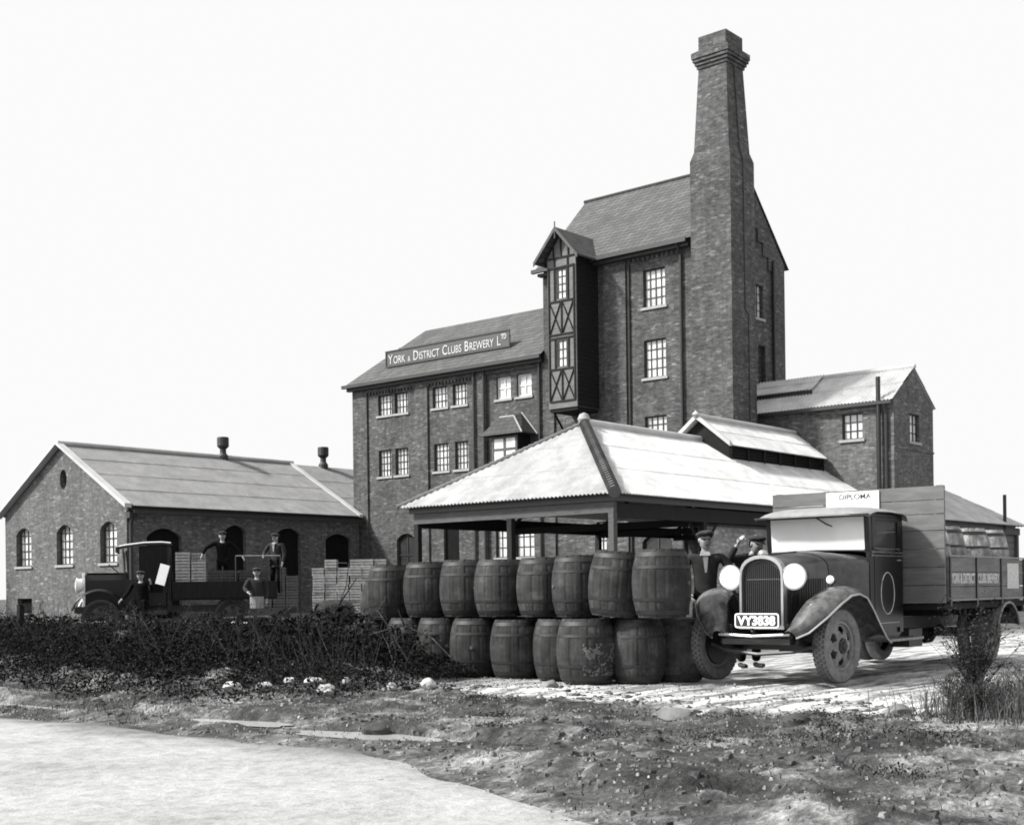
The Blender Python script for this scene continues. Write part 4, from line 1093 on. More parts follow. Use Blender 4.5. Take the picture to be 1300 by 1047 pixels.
    for s in (-1,1):
        mb.box(1.04,1.16,min(s*yw,s*(yw-.05)),max(s*yw,s*(yw-.05)),.5,1.455)    # front post low
        mb.box(1.94,2.05,min(s*yw,s*(yw-.05)),max(s*yw,s*(yw-.05)),.5,1.9)
        mb.hull8([(1.04,s*yw,1.457),(1.12,s*yw,1.457),(1.12,s*(yw-.055),1.457),(1.04,s*(yw-.055),1.457)],[(1.0,s*yw,1.9),(1.08,s*yw,1.9),(1.08,s*(yw-.055),1.9),(1.0,s*(yw-.055),1.9)])
        mb.box(1.08,1.94,min(s*yw,s*(yw-.05)),max(s*yw,s*(yw-.05)),1.865,1.9)
    mb.box(2.02,2.05,-yw+.05,yw-.05,.5,1.9)
    mb.box(1.0,1.05,-yw+.055,yw-.055,1.86,1.9)
    part(mb, 'cab', 'paint')
    mb = MB(); rows = []
    for j, (x, z) in enumerate(((1.035,1.452),(1.0,1.865))):
        for i in range(13): y = -yw+.06+(2*yw-.12)*i/12; rows.append((x,y,z+(.045*(1-(y/yw)**2)*-0 if j else .02*(1-(y/yw)**2))))
    mb.quadgrid(rows, 13, 2); mb.v += [(x+.008,y,z) for x,y,z in rows]; mb.f += [tuple(i+26 for i in f) for f in mb.f]
    ws = part(mb, 'windscreen', 'wscreen')
    mb = MB(); mb.tube([(1.03,-yw+.06,1.47),(1.03,0,1.485),(1.03,yw-.06,1.47)], .012, 6); mb.tube([(.985,-.02,1.86),(.99,-.13,1.79),(1.0,-.2,1.76)], .007, 5)
    part(mb, 'wiper', 'black', ws)
    # roof with overhanging peak
    mb = MB(); rows = []; nx = [(.78,1.895),(.80,1.93),(.9,1.965),(1.1,1.99),(1.5,2.0),(1.9,1.99),(2.03,1.96),(2.06,1.91)]
    for x, z in nx:
        for i in range(17):
            y = -.71+1.42*i/16; e = abs(y)/.71; rows.append((x+ (.05*e**3 if x<1 else 0), y, z-.075*e**5 if z>1.9 else z-.01))
    mb.quadgrid(rows, 17, len(nx)); mb.v += [(x,y,z-.012) for x,y,z in rows]; k = 17*len(nx); mb.f += [tuple(i+k for i in f) for f in mb.f]
    part(mb, 'cab_roof', 'canvas', smooth=True)
    mb = MB(); mb.box(.80,.98,-.70,.70,1.865,1.884); part(mb, 'peak_underside', 'black')
    # doors
    for s in (-1,1):
        a, b = sorted((s*(yw+.004), s*(yw-.03)))
        mb = MB(); mb.box(1.165,1.935,a,b,.56,1.40)
        mb.box(1.10,1.16,a,b,1.46,1.86); mb.box(1.885,1.935,a,b,1.402,1.86); mb.box(1.16,1.885,a,b,1.82,1.86)
        dr = part(mb, 'door', 'paint')
        o1, o2 = sorted((s*(yw+.005), s*(yw+.022)))
        mb = MB()
        for z in (1.41,1.45): mb.box(1.06,2.0,o1,o2,z-.010,z+.010)
        mb.box(1.12,1.9,o1,o2-.008,1.485,1.5)
        part(mb, 'moulding', 'fender', dr)
        mb = MB(); mb.box(1.16,1.885,*sorted((s*(yw-.02),s*(yw-.014))),1.402,1.82); part(mb, 'window', 'pane_dark', dr)
        mb = MB(); pts = [(1.55+.205*math.cos(2*PI*k/40), s*(yw+.006), .97+.245*math.sin(2*PI*k/40)) for k in range(41)]; mb.tube(pts, .006, 4, False)
        mb.tube([(1.2,s*(yw+.006),.62),(1.9,s*(yw+.006),.62)], .004, 4)
        part(mb, 'coach_line', 'letters_dim', dr)
        mb = MB(); mb.tube([(1.86,s*(yw+.003),1.36),(1.86,s*(yw+.05),1.36),(1.78,s*(yw+.055),1.36)], .012, 6); part(mb, 'handle', 'chrome', dr)
    part(MB().box(1.125,1.145,-yw-.002,-yw+.02,1.52,1.75), 'mirror_strip', 'letters')
    mb = MB(); mb.box(1.5,1.95,-.6,.6,.75,.95); mb.box(1.85,1.98,-.6,.6,.95,1.35); part(mb, 'seat', 'cloth_dark')
    mb = MB(); pts = [(1.33+.0*math.cos(t), .32+.19*math.cos(t), 1.3+.17*math.sin(t)) for t in [2*PI*k/24 for k in range(25)]]; mb.tube(pts, .014, 6, False); part(mb, 'steering_wheel', 'black')
    # mudguards
    for s in (-1,1):
        path = [(-.64,.54,s*.34,s*.50),(-.57,.60,s*.35,s*.62),(-.46,.76,s*.40,s*.78),(-.33,.90,s*.46,s*.88),(-.15,.985,s*.5,s*.92),(.05,1.0,s*.52,s*.93),(.25,.955,s*.53,s*.93),(.45,.82,s*.55,s*.92),(.65,.64,s*.57,s*.92),(.82,.50,s*.60,s*.92),(.95,.44,s*.62,s*.92)]
        mb = fender(path, 0, 0, .06, .035)
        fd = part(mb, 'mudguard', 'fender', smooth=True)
        mb = MB()      # inner valance
        rows = [(p[0],p[2],p[1]) for p in path]; rows2 = [(p[0],s*.36,max(.55,p[1]-.35)) for p in path]
        mb.quadgrid(rows+rows2, len(path), 2); part(mb, 'valance', 'paint', fd)
        mb = MB(); mb.tube([(p[0],p[3],p[1]-.03) for p in path], .012, 6); part(mb, 'edge_bead', 'chrome' if s<0 else 'fender', fd)
        # side lamp
        mb = MB(); mb.lathe([(0,.12),(.04,.09),(.05,.02),(.05,0)], 16, (-.02,s*.62,1.13),'x'); mb.tube([(.03,s*.62,1.03),(.03,s*.62,1.1)], .012, 6)
        sl = part(mb, 'side_lamp', 'black', smooth=True); part(MB().lathe([(.046,-.003),(.03,-.015),(0,-.02)], 16, (-.02,s*.62,1.13),'x'), 'lens', 'lens', sl, smooth=True)
        # headlamp
        hx, hy, hz = -.42, s*.385, 1.165
        mb = MB(); mb.lathe([(0,.2),(.06,.185),(.115,.12),(.14,.03),(.142,0),(.13,-.005)], 28, (hx,hy,hz),'x', cap=False); mb.tube([(hx+.05,hy,hz-.12),(hx+.06,s*.33,.95),(hx+.1,s*.3,.8)], .018, 8)
        hl = part(mb, 'headlamp', 'paint', smooth=True)
        part(MB().lathe([(.132,-.004),(.1,-.02),(.05,-.03),(0,-.033)], 28, (hx,hy,hz),'x', cap=False), 'lens', 'lens', hl, smooth=True)
        part(MB().lathe([(.132,-.012),(.144,-.01),(.146,.006),(.134,.008)], 28, (hx,hy,hz),'x', cap=False), 'bezel', 'chrome', hl, smooth=True)
        mb = MB(); mb.box(.93,1.98,min(s*.62,s*.92),max(s*.62,s*.92),.42,.45); rb = part(mb, 'running_board', 'fender')
        part(MB().box(.96,1.98,min(s*.62,s*.605),max(s*.62,s*.605),.451,.6), 'splash_board', 'paint', rb)
        # rear guard
        rp = [(4.55+.5*math.cos(a), .35+.47*math.sin(a), s*.72, s*1.15) for a in [PI-.15-(PI-.5)*k/9 for k in range(10)]]
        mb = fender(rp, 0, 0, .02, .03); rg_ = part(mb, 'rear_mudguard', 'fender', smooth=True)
        part(MB().tube([(p[0],p[3],p[1]) for p in rp], .016, 6), 'edge_bead', 'canvas', rg_)
    part(MB().tube([(-.38,-.4,1.14),(-.38,.4,1.14)], .014, 8), 'lamp_bar', 'black')
    # number plate
    pc = Matrix.Translation((-.69,-.07,.70)) @ Matrix.Rotation(-PI/2,4,'Z') @ Matrix.Rotation(PI/2,4,'X')
    def rr(w, h, r, n=6):
        pts = []
        for cx, cy, a0 in ((w-r,h-r,0),(-w+r,h-r,PI/2),(-w+r,-h+r,PI),(w-r,-h+r,1.5*PI)):
            for k in range(n+1): a = a0+PI/2*k/n; pts.append((cx+r*math.cos(a), cy+r*math.sin(a)))
        return pts
    mb = MB(); mb.prism(rr(.265,.082,.03), -.012, 0, 2); pl = part(mb.xf(pc), 'number_plate', 'black')
    mb = MB(); A_, B_ = rr(.262,.079,.03), rr(.248,.065,.022)
    for i in range(len(A_)): j=(i+1)%len(A_); mb.poly([(*A_[i],.003),(*A_[j],.003),(*B_[j],.003),(*B_[i],.003)])
    m, w = text_mb('VY3838', .135, .003, .005); k = .44/w; mb.add(MB().add(m).xf(Matrix.Translation((-.22,-.046,.004)) @ Matrix.Scale(k,4,(1,0,0))))
    part(mb.xf(pc), 'plate_lettering', 'letters', pl)
    part(MB().tube([(-.68,0,.62),(-.55,0,.5)], .02, 6), 'plate_bracket', 'black', pl)
    # load bed
    bw = 1.10
    mb = MB(); mb.box(2.2,5.95,-bw,bw,.76,.83)
    for x in (2.5,3.1,3.7,4.3,4.9,5.5): mb.box(x-.04,x+.04,-bw+.05,bw-.05,.68,.758)
    part(mb, 'bed_floor', 'timber_black')
    mb = MB()       # bulkhead of planks
    z = .84
    hs = [.22,.22,.22,.22,.2,.17,.17]
    for k, h in enumerate(hs): mb.box(2.16,2.2,-bw-.02,bw+.02,z,z+h-.008); z += h
    bh = part(mb, 'bulkhead', 'board')
    mb = MB()
    for y in (-bw+.05,-.4,.4,bw-.05): mb.box(2.202,2.25,y-.04,y+.04,.84,z)
    part(mb, 'bulkhead_post', 'timber_dark', bh)
    part(MB().box(2.138,2.157,-.32,.37,1.97,z-.025), 'notice', 'poster', bh)
    m, w = text_mb('DIPLOMA', .1, .001, .001); kx = .42/w
    m.v = [(2.134-v[2], .20-v[0]*kx, 2.145+v[1]*.9) for v in m.v]; part(m, 'notice_lettering', 'timber', bh)
    for s in (-1,1):
        a, b = sorted((s*bw, s*(bw+.03)))
        mb = MB(); z0 = .86
        for k in range(3): mb.box(2.27,5.93,a,b,z0,z0+.172); z0 += .18
        sb = part(mb, 'side_boards', 'board_side')
        a2, b2 = sorted((s*(bw+.031), s*(bw+.05)))
        for x in (2.3,3.28,4.28,5.28,5.9): part(MB().box(x-.025,x+.025,a2,b2,.80,1.40), 'strap', 'black', sb)
        mb = MB(); mb.box(2.26,5.94,min(a,a2)+.002,max(b,b2)-.002,1.402,1.42); mb.box(2.33,3.25,a2,b2-.008,.865,.885); mb.box(3.31,4.25,a2,b2-.008,.865,.885); mb.box(4.31,5.25,a2,b2-.008,.865,.885)
        part(mb, 'edge_strip', 'canvas', sb)
        if s < 0:
            for txt, x0, wd in (('YORK & DISTRICT',2.36,.86),('CLUBS BREWERY',3.34,.86)):
                m, w = text_mb(txt, .17, .002, .005); kx = wd/w
                part((MB().add(m).xf(Matrix.Translation((x0,s*(bw+.034),1.08)) @ Matrix.Rotation(PI/2,4,'X') @ Matrix.Scale(kx,4,(1,0,0)))), 'side_lettering', 'letters_dim', sb)
            part(MB().box(4.55,5.05,-bw-.036,-bw-.0305,1.0,1.34), 'worn_patch', 'letters_dim', sb)
    mb = MB(); z0 = .86
    for k in range(3): mb.box(5.96,5.99,-bw,bw,z0,z0+.172); z0 += .18
    part(mb, 'tailboard', 'board')
    return T
lorry = build_lorry()
# hogsheads standing in the lorry bed
HG = 'hogsheads standing in the lorry bed'
hog = make_cask('hogshead', 'x', 'cask', HG, .40, .31, .98, 24)
m2_ = cask_mat('shade_lifted_staves', .16, .36)  # staves lightened in colour to offset the shade behind the bulkhead
for ch_ in hog.children:
    if ch_.name.startswith('staves'): ch_.data.materials.clear(); ch_.data.materials.append(m2_)
def lw(x, y, z): 
    a = R(3); return (13.1+x*math.cos(a)-y*math.sin(a), 7.3+x*math.sin(a)+y*math.cos(a), z)
first = True
hl = ['first hogshead on the near side of the bed, against the plank bulkhead','second hogshead on the near side of the bed, its curved edge catching light','third hogshead on the near side of the bed, in shade','fourth hogshead on the near side of the bed, towards the tailboard']
for x, y, lb in ((2.72,-.66,hl[0]),(3.42,-.62,hl[1]),(4.3,-.66,hl[2]),(5.1,-.66,hl[3]),(2.9,.3,'x'),(3.8,.3,'x'),(4.7,.3,'x')):
    c = hog if first else copy_tree(hog); first = False
    c.location = lw(x,y,.832); c.rotation_euler = (0,0,x*2)
    c['label'] = lb if lb != 'x' else 'hogshead on the far side of the lorry bed behind the near ones'

# ================================================================== OLD LORRY AT LEFT
def build_old_lorry():
    # local x backward, -y = the flank turned to the photographer
    O = (*yard(34.0,-11.05),0); rz = R(40.41)-PI/2+R(13)
    T = thing('old_lorry', 'older open cab lorry facing left with pale radiator frame, loaded with bottle crates', 'lorry', O, rz)
    def part(mb, n, m, p=None, **k):
        mb.v = [(x*.88, y*1.05, z*1.13) for x,y,z in mb.v]; return mb.build(n, m, p or T, **k)
    for x, y, o in ((.42,-.79,-1),(.42,.79,1),(3.7,-.84,-1),(3.7,.84,1)): wheel(T, 'wheel', x, y, .5, .5, .14, 0, o, False, True)
    mb = MB(); mb.box(-.3,4.9,-.4,-.32,.55,.7); mb.box(-.3,4.9,.32,.4,.55,.7); mb.box(.3,.4,-.7,.7,.4,.5); mb.box(3.3,3.4,-.75,.75,.4,.5); mb.box(1.0,2.3,-.8,.8,.5,.6)
    part(mb, 'chassis', 'black')
    mb = MB(); mb.box(-.08,.0,-.33,-.24,.6,1.38); mb.box(-.08,.0,.24,.33,.6,1.38); mb.box(-.08,.0,-.33,.33,1.382,1.47); mb.box(-.08,.0,-.24,.24,.6,.66)
    part(mb, 'radiator_frame', 'letters', bevel=.01)
    part(MB().box(-.05,-.01,-.235,.235,.665,1.375), 'radiator_core', 'black')
    mb = MB(); pr = [(-.32,.65),(-.32,1.3),(-.24,1.42),(0,1.47),(.24,1.42),(.32,1.3),(.32,.65)]; mb.hull8
    mb.prism(pr, .005, 1.1, 0); part(mb, 'bonnet', 'paint')
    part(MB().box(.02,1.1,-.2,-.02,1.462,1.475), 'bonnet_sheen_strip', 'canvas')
    mb = MB(); mb.box(1.1,1.18,-.62,.62,.6,1.45); mb.box(1.18,1.75,-.66,-.62,.6,1.3); mb.box(1.18,1.75,.62,.66,.6,1.3); mb.box(2.35,2.42,-.72,.72,.6,2.05); mb.box(1.8,2.3,-.6,.6,.7,1.0); mb.box(2.2,2.34,-.6,.6,1.0,1.5)
    part(mb, 'cab', 'paint')
    for ya in (-.70, .665): part(MB().box(1.55,2.35,ya,ya+.035,1.25,2.06), 'hood_side', 'timber_black')
    mb = MB()
    for y in (-.62,.62): mb.tube([(1.14,y,1.45),(1.1,y,2.0)], .025, 6)
    mb.tube([(1.14,-.62,1.47),(1.14,.62,1.47)], .02, 6)
    part(mb, 'windscreen_frame', 'black')
    part(MB().box(1.115,1.125,-.58,-.1,1.5,1.93), 'windscreen', 'pane')
    mb = MB(); rows = []
    for x, z in ((.9,1.93),(.9,2.08),(1.2,2.12),(1.7,2.17),(2.2,2.18),(2.45,2.16)):
        for i in range(9): y = -.74+1.48*i/8; rows.append((x,y,z-.04*abs(y/.74)**3))
    mb.quadgrid(rows, 9, 6); rf = part(mb, 'canopy', 'canvas', smooth=True)
    part(MB().box(.88,.897,-.74,.74,1.92,2.06), 'canopy_front', 'letters', rf)
    part(MB().tube([(1.0,-.745,2.06),(1.2,-.745,2.09),(1.7,-.745,2.14),(2.2,-.745,2.15),(2.45,-.745,2.13)], .018, 6), 'canopy_edge', 'letters', rf)
    for s in (-1,1):
        path = [(-.35,.62,s*.55,s*.92),(-.2,.85,s*.55,s*.92),(.1,1.02,s*.55,s*.92),(.45,1.08,s*.55,s*.92),(.8,1.0,s*.55,s*.92),(1.05,.8,s*.55,s*.92),(1.25,.58,s*.55,s*.92)]
        part(fender(path,0,0,.02,.03), 'mudguard', 'paint' if s < 0 else 'letters_sign', smooth=True)
        hx, hy, hz = -.22, s*.52, 1.18
        mb = MB(); mb.lathe([(0,.24),(.12,.17),(.18,.0)], 20, (hx,hy,hz), 'x', cap=False); mb.tube([(hx+.06,hy,hz-.1),(.0,hy,.8)], .02, 6); hl = part(mb, 'headlamp', 'letters', smooth=True)
        part(MB().lathe([(.172,-.003),(.08,-.03),(0,-.035)], 20, (hx,hy,hz), 'x', cap=False), 'lens', 'lens', hl, smooth=True)
    part(MB().tube([(.7,-.7,1.65),(1.2,-.64,1.3),(1.35,-.3,1.2)], .015, 6), 'steering_column', 'iron')
    mb = MB(); mb.box(2.5,5.5,-.95,.95,.82,.86); part(mb, 'bed_floor', 'timber_black')
    mb = MB(); mb.box(2.42,2.45,-.95,.95,.862,1.5)
    part(mb, 'headboard', 'timber_dark')
    mb = MB(); 
    for y in (-.97,.93): mb.box(2.5,5.5,y,y+.03,.862,1.24)
    part(mb, 'side_board', 'timber_black')
    mb = MB(); mb.tube([(4.3,-.9,1.82),(5.6,-.9,1.82)], .014, 6); part(mb, 'rack_rail', 'canvas'); 
    for x_ in (4.3,5.6): part(MB().tube([(x_,-.9,.9),(x_,-.9,1.82)], .02, 6), 'rack_post', 'black')
    return T, O, rz
T2, O2, rz2 = build_old_lorry()
def l2(x, y, z):
    return (O2[0]+x*math.cos(rz2)-y*math.sin(rz2), O2[1]+x*math.sin(rz2)+y*math.cos(rz2), z)
C2 = make_crate(.36, .44, .225, 'crate', True); C2['group'] = 'bottle crates loaded on the older lorry'
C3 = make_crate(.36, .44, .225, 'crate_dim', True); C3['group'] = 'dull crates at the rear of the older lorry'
u2 = u3 = False
for i in range(6):
    for j in range(5):
        for y in (-.7,-.22,.26):
            if i > 1 and j > 2: continue
            if i == 1 and j == 4 and y < -.5: continue
            if i < 2:
                c = C2 if not u2 else copy_tree(C2); u2 = True
                c['label'] = 'pale bottle crate stacked high behind the open cab of the older lorry'
            else:
                c = C3 if not u3 else copy_tree(C3); u3 = True
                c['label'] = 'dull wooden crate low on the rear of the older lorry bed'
            c.location = l2(2.45+i*.4, y, .975+j*.24); c.rotation_euler = (0,0,rz2)
# rail and notice
NB = yard(33.0,-8.8)
nb = MB().box(-.12,.12,-.012,.012,-.26,.26).build('notice_card', 'poster', None); nb.location = (NB[0],NB[1],1.58); nb.rotation_euler = (0,R(16),GZ)
tag(nb, 'blank white card held up at a slant beside the open cab of the older lorry', 'card')
person('pale faced man in dark clothes standing by the open cab of the older lorry', (*yard(32.3,-9.15),-.05), GZ, dict(er=(-.3,-.05,1.18), wr=(-.42,-.25,1.0), el=(.3,-.1,1.22), wl=(.36,-.42,1.42)), shirt=False)
person('dark clothed man standing on the lorry load with arms spread before a doorway', (*yard(34.2,-7.55),.99), GZ+.3, dict(er=(-.42,-.05,1.28), wr=(-.52,-.1,1.1), el=(.4,-.05,1.22), wl=(.5,-.15,1.05)), shirt=False, top='cloth_dark')
person('man wearing a long pale apron standing at the tail of the older lorry', (*yard(32.6,-6.35),0), GZ+.15, dict(er=(-.3,-.1,1.2), wr=(-.2,-.3,1.1)), apron=True, top='cloth_mid', shirt=False)
person('worker in a pale shirt standing on the rear of the older lorry bed', (*yard(35.3,-6.35),.975), GZ-.4, dict(er=(-.3,-.1,1.2), wr=(-.2,-.3,1.1)), top='cloth_mid', hat='cap', shirt=True)

# ================================================================== GROUND
def fbm(x, y, s, o=4):
    v = 0; a = 1; f = s
    for k in range(o): v += a*noise.noise(Vector((x*f, y*f, 3.1*k))); a *= .5; f *= 2.1
    return v
def road_edge(y): return 6.35-.35*max(0,7.0-y)+.35*noise.noise(Vector((y*.35,4,0)))+.12*noise.noise(Vector((y*1.7,9,0)))
PUD = [(7.2,9.35,.55,.12,-.075),(7.1,7.5,.8,.13,-.075),(6.95,13.4,1.1,.12,-.075),(7.1,11.3,.6,.10,-.07)]
def height(x, y):
    h = height0(x, y)
    if 6 < x < 8.5:
        for cx, cy, a, b_, z in PUD:
            c_, s_ = math.cos(R(-85)), math.sin(R(-85)); u, v = (x-cx)*c_+(y-cy)*s_, -(x-cx)*s_+(y-cy)*c_
            q = math.sqrt((u/(a*1.25))**2+(v/(b_*1.7))**2)
            if q < 1.6: k = max(0,min(1,(1.6-q)/.5)); h = h*(1-k)+(z-.012)*k
    return h
def height0(x, y):
    e = road_edge(y); r = x*.6482-y*.7614; d = .7614*x+.6482*y
    if d > 60 or x < -40 or y < -20: return -.02 if x > road_edge(y) else -.12
    if x < e: return -.09-.02*min(3,e-x)
    t = min(1, (x-e)/.7)
    # verge lumps, softer on the track and yard
    verge = max(0, min(1, (11.6-x)/1.5))
    track = max(0, 1-abs(y-6.6)/3.2)*max(0,min(1,(x-9.3)/1.5))
    lum = (.075*fbm(x,y,.9,5)+.036*fbm(x+9,y,4.2,4))*verge*(1-.8*track)
    right = max(0,min(1,(7.2-y)/2.5))*max(0,min(1,(10.6-x)/1.2))*t
    lum += right*(.07*abs(fbm(x,y+5,1.7,4)))
    yardn = .012*fbm(x,y,1.4,3)*(1-verge)
    rut = 0
    if track > 0:
        rut = track*(-.03*math.exp(-((y-6.45)/.22)**2)-.03*math.exp(-((y-8.0)/.22)**2)+.014*math.sin(y*17+2.2*fbm(x*.25,y,.6,2))+.01*fbm(x*.3,y*2.2,2.5,3))*.9
        rut -= .0
    bank = .22*max(0,min(1,(y-10.6)/1.5))*max(0,min(1,(x-8.3)/1.2))*max(0,min(1,(11.9-x)/.8))
    return -.09+(.075)*t+lum*t+yardn+rut+bank*(1+.5*fbm(x,y,1.2,3))
def axis_pts(lo, hi, step, far0, far1):
    p = []; v = lo
    while v < hi: p.append(v); v += step
    v = hi; s = step
    while v < far1: p.append(v); s *= 1.22; v += s
    p.append(far1)
    v = lo; s = step; q = []
    while v > far0: s *= 1.25; v -= s; q.append(max(v,far0))
    return sorted(set(q+p))
xs = axis_pts(3.4, 15.5, .055, -60, 700); ys = axis_pts(1.4, 17.5, .06, -120, 700)
pts = []
for y in ys:
    for x in xs: pts.append((x, y, height(x, y)))
mb = MB(); mb.quadgrid(pts, len(xs), len(ys))
g = mb.build('ground', 'stone', None, smooth=True); tag(g, kind='structure')
# ground material
m, nt, b = mat('yard_mud')
geo = N(nt,'ShaderNodeNewGeometry'); sp = N(nt,'ShaderNodeSeparateXYZ'); L(nt, geo.outputs['Position'], sp.inputs[0])
P_ = geo.outputs['Position']
n1 = noise_t(nt,P_,.9,6,.72); n2 = noise_t(nt,P_,6.5,5,.75); n3 = noise_t(nt,P_,30,3,.7)
mp = N(nt,'ShaderNodeMapping'); L(nt,P_,mp.inputs[0]); mp.inputs['Scale'].default_value=(.5,4.5,1); mp.inputs['Rotation'].default_value=(0,0,R(-8)); n4 = noise_t(nt,mp.outputs[0],1.5,6,.72)
mud = mul(nt, mul(nt, ramp(nt,n1,[(.36,.016),(.5,.055),(.64,.20)]), ramp(nt,n2,[(.3,.25),(.5,.9),(.7,2.1)])), ramp(nt,n3,[(.3,.6),(.7,1.35)]))
trk = mul(nt, ramp(nt,n4,[(.34,.06),(.46,.24),(.58,.62)]), ramp(nt,n3,[(.3,.75),(.7,1.15)]))
def msk(sock, a, c):
    mr = N(nt,'ShaderNodeMapRange'); mr.interpolation_type='SMOOTHSTEP'; L(nt,sock,mr.inputs[0]); mr.inputs[1].default_value=a; mr.inputs[2].default_value=c; return mr.outputs[0]
wob = N(nt,'ShaderNodeMath',operation='MULTIPLY_ADD'); L(nt,n1,wob.inputs[0]); wob.inputs[1].default_value=2.2; L(nt,sp.outputs[0],wob.inputs[2])
mx_ = msk(wob.outputs[0], 10.6, 11.7)
my_ = msk(sp.outputs[1], 11.6, 9.0)
mm = N(nt,'ShaderNodeMath',operation='MULTIPLY'); L(nt,mx_,mm.inputs[0]); L(nt,my_,mm.inputs[1])
mixg = N(nt,'ShaderNodeMixRGB'); L(nt,mm.outputs[0],mixg.inputs[0]); L(nt,mud,mixg.inputs[1]); L(nt,trk,mixg.inputs[2])
L(nt,mixg.outputs[0],b.inputs['Base Color']); b.inputs['Roughness'].default_value=.85; b.inputs['Specular IOR Level'].default_value=.25
bump(nt,b,n2,1.0,.05)
g.data.materials.clear(); g.data.materials.append(m)
# road
rp = []; ysr = [y for y in ys if -60 < y < 120]
for y in ysr:
    e = road_edge(y)+.45
    for k in range(60):
        u = k/59; x = e-(e+50)*u**2.8
        rp.append((x, y, -.070+.012*noise.noise(Vector((x*.9,y*.9,0)))-.06*max(0,1-(e-x)/.6)+.012*noise.noise(Vector((x*2.5,y*1.2,4)))-.018*math.exp(-((e-x-1.6)/.12)**2)-.015*math.exp(-((e-x-3.0)/.14)**2)))
mb = MB(); mb.quadgrid(rp, 60, len(ysr))
rd = mb.build('road', 'stone', None, smooth=True); tag(rd, kind='structure')
m, nt, b = mat('wet_limestone_road')
geo = N(nt,'ShaderNodeNewGeometry'); P_=geo.outputs['Position']
n1 = noise_t(nt,P_,.7,6,.7); n2 = noise_t(nt,P_,9,4,.7)
n5 = noise_t(nt,P_,2.2,6,.75); sp5 = N(nt,'ShaderNodeSeparateXYZ'); L(nt,P_,sp5.inputs[0])
ed = N(nt,'ShaderNodeMath',operation='MULTIPLY_ADD'); L(nt,n5,ed.inputs[0]); ed.inputs[1].default_value=1.6; L(nt,sp5.outputs[0],ed.inputs[2])
L(nt, mul(nt, mul(nt, ramp(nt,n1,[(.3,.15),(.44,.27),(.7,.34)]), ramp(nt,n2,[(.3,.72),(.6,1.1)])), ramp(nt, msk(ed.outputs[0],6.5,7.35), [(0,1.0),(1,.3)])), b.inputs['Base Color']); b.inputs['Roughness'].default_value=.6
bump(nt,b,n2,.8,.03); rd.data.materials.clear(); rd.data.materials.append(m)
# puddles of rainwater on the verge
def puddle(cx, cy, a, bb, rot, z=None):
    n = 40; pts = []
    for k in range(n):
        t = 2*PI*k/n; rr = 1+.3*noise.noise(Vector((math.cos(t)*1.3+cx,math.sin(t)*1.3,cy)))
        x, y = a*rr*math.cos(t), bb*rr*math.sin(t); pts.append((cx+x*math.cos(rot)-y*math.sin(rot), cy+x*math.sin(rot)+y*math.cos(rot)))
    zz = max(height(*p) for p in pts)*.4+height(cx,cy)*.6+.012 if z is None else z
    mb = MB(); mb.poly([(x,y,zz) for x,y in pts]); return mb
M['water'] = plain('sky_pale_puddle', .36, .15, .1, 2)  # paleness of the mirrored white sky is put into the water colour
mb = MB()
for cx, cy, a, b_, z in PUD: mb.add(puddle(cx,cy,a*1.15,b_*1.5,R(-85),z))
pd = mb.build('puddle', 'water', None); tag(pd, kind='structure')

# ================================================================== STONES
def rock(name, label, loc, s, m, seed, group=None, flat=.7):
    bm = bmesh.new(); bmesh.ops.create_icosphere(bm, subdivisions=3, radius=1)
    for v in bm.verts:
        d = 1+.35*noise.noise(v.co*1.3+Vector((seed*3.1,0,0)))+.12*noise.noise(v.co*4+Vector((seed,2,0)))
        v.co *= d; v.co.x *= s[0]; v.co.y *= s[1]; v.co.z *= s[2]
    me = bpy.data.meshes.new(name); bm.to_mesh(me); bm.free(); me.shade_smooth()
    try: me.set_sharp_from_angle(angle=R(35))
    except Exception: pass
    o = bpy.data.objects.new(name, me); COL.objects.link(o); o.location = loc; o.rotation_euler = (0,0,seed)
    me.materials.append(M[m]); return tag(o, label, 'stone', group)
def gz(x, y): return height(x, y)
rk = [(8.55,11.15,.10,'large white lump at the left end of the mound of stones'),(8.85,11.0,.07,'slanting small pale stone beside the large white lump'),(9.0,10.75,.06,'small white stone left of the mound crest'),(9.15,10.6,.07,'white stone on the mound crest'),
      (9.2,10.55,.05,'pale flat stone just right of the mound crest'),(9.1,10.3,.08,'long white stone sloping down the right of the mound'),(8.95,10.1,.05,'pale stone at the foot of the mound right end')]
for i, (x, y, s, lb) in enumerate(rk): rock('white_stone', lb, (x,y,gz(x,y)+s*.5+(.08 if 2<=i<=4 else .03)), (s*1.3,s*1.0,s*.6), 'rock_pale', i+1)
rock('white_stone', 'white domed stone in the weeds below the second cask from the hedge', (9.9,9.6,gz(9.9,9.6)+.05), (.08,.09,.06), 'rock_pale', 12)
rock('white_stone', 'small white stone left of the domed one in the weeds', (9.75,10.0,gz(9.75,10)+.04), (.05,.05,.05), 'rock_pale', 13)
rock('white_stone', 'lone white stone at the hedge foot halfway to the casks', (9.8,10.75,gz(9.8,10.75)+.08), (.05,.06,.05), 'rock_pale', 14)
rock('dark_stone', 'dark rounded stone lying by the puddle on the verge', (7.25,7.62,gz(7.25,7.62)+.035), (.11,.085,.06), 'rock_dark', 5)
rock('grey_stone', 'broad angular stone on the verge before the front wheels', (9.2,6.05,gz(9.2,6.05)+.03), (.16,.1,.08), 'rock_grey', 8)
rock('grey_stone', 'smaller flat stone right of the angular verge stone', (9.35,5.7,gz(9.35,5.7)+.02), (.1,.07,.05), 'rock_grey', 9)
rock('grey_stone', 'low clod of stone left of the lorry at the track edge', (11.2,9.0,gz(11.2,9.0)+.02), (.12,.09,.06), 'rock_grey', 10)
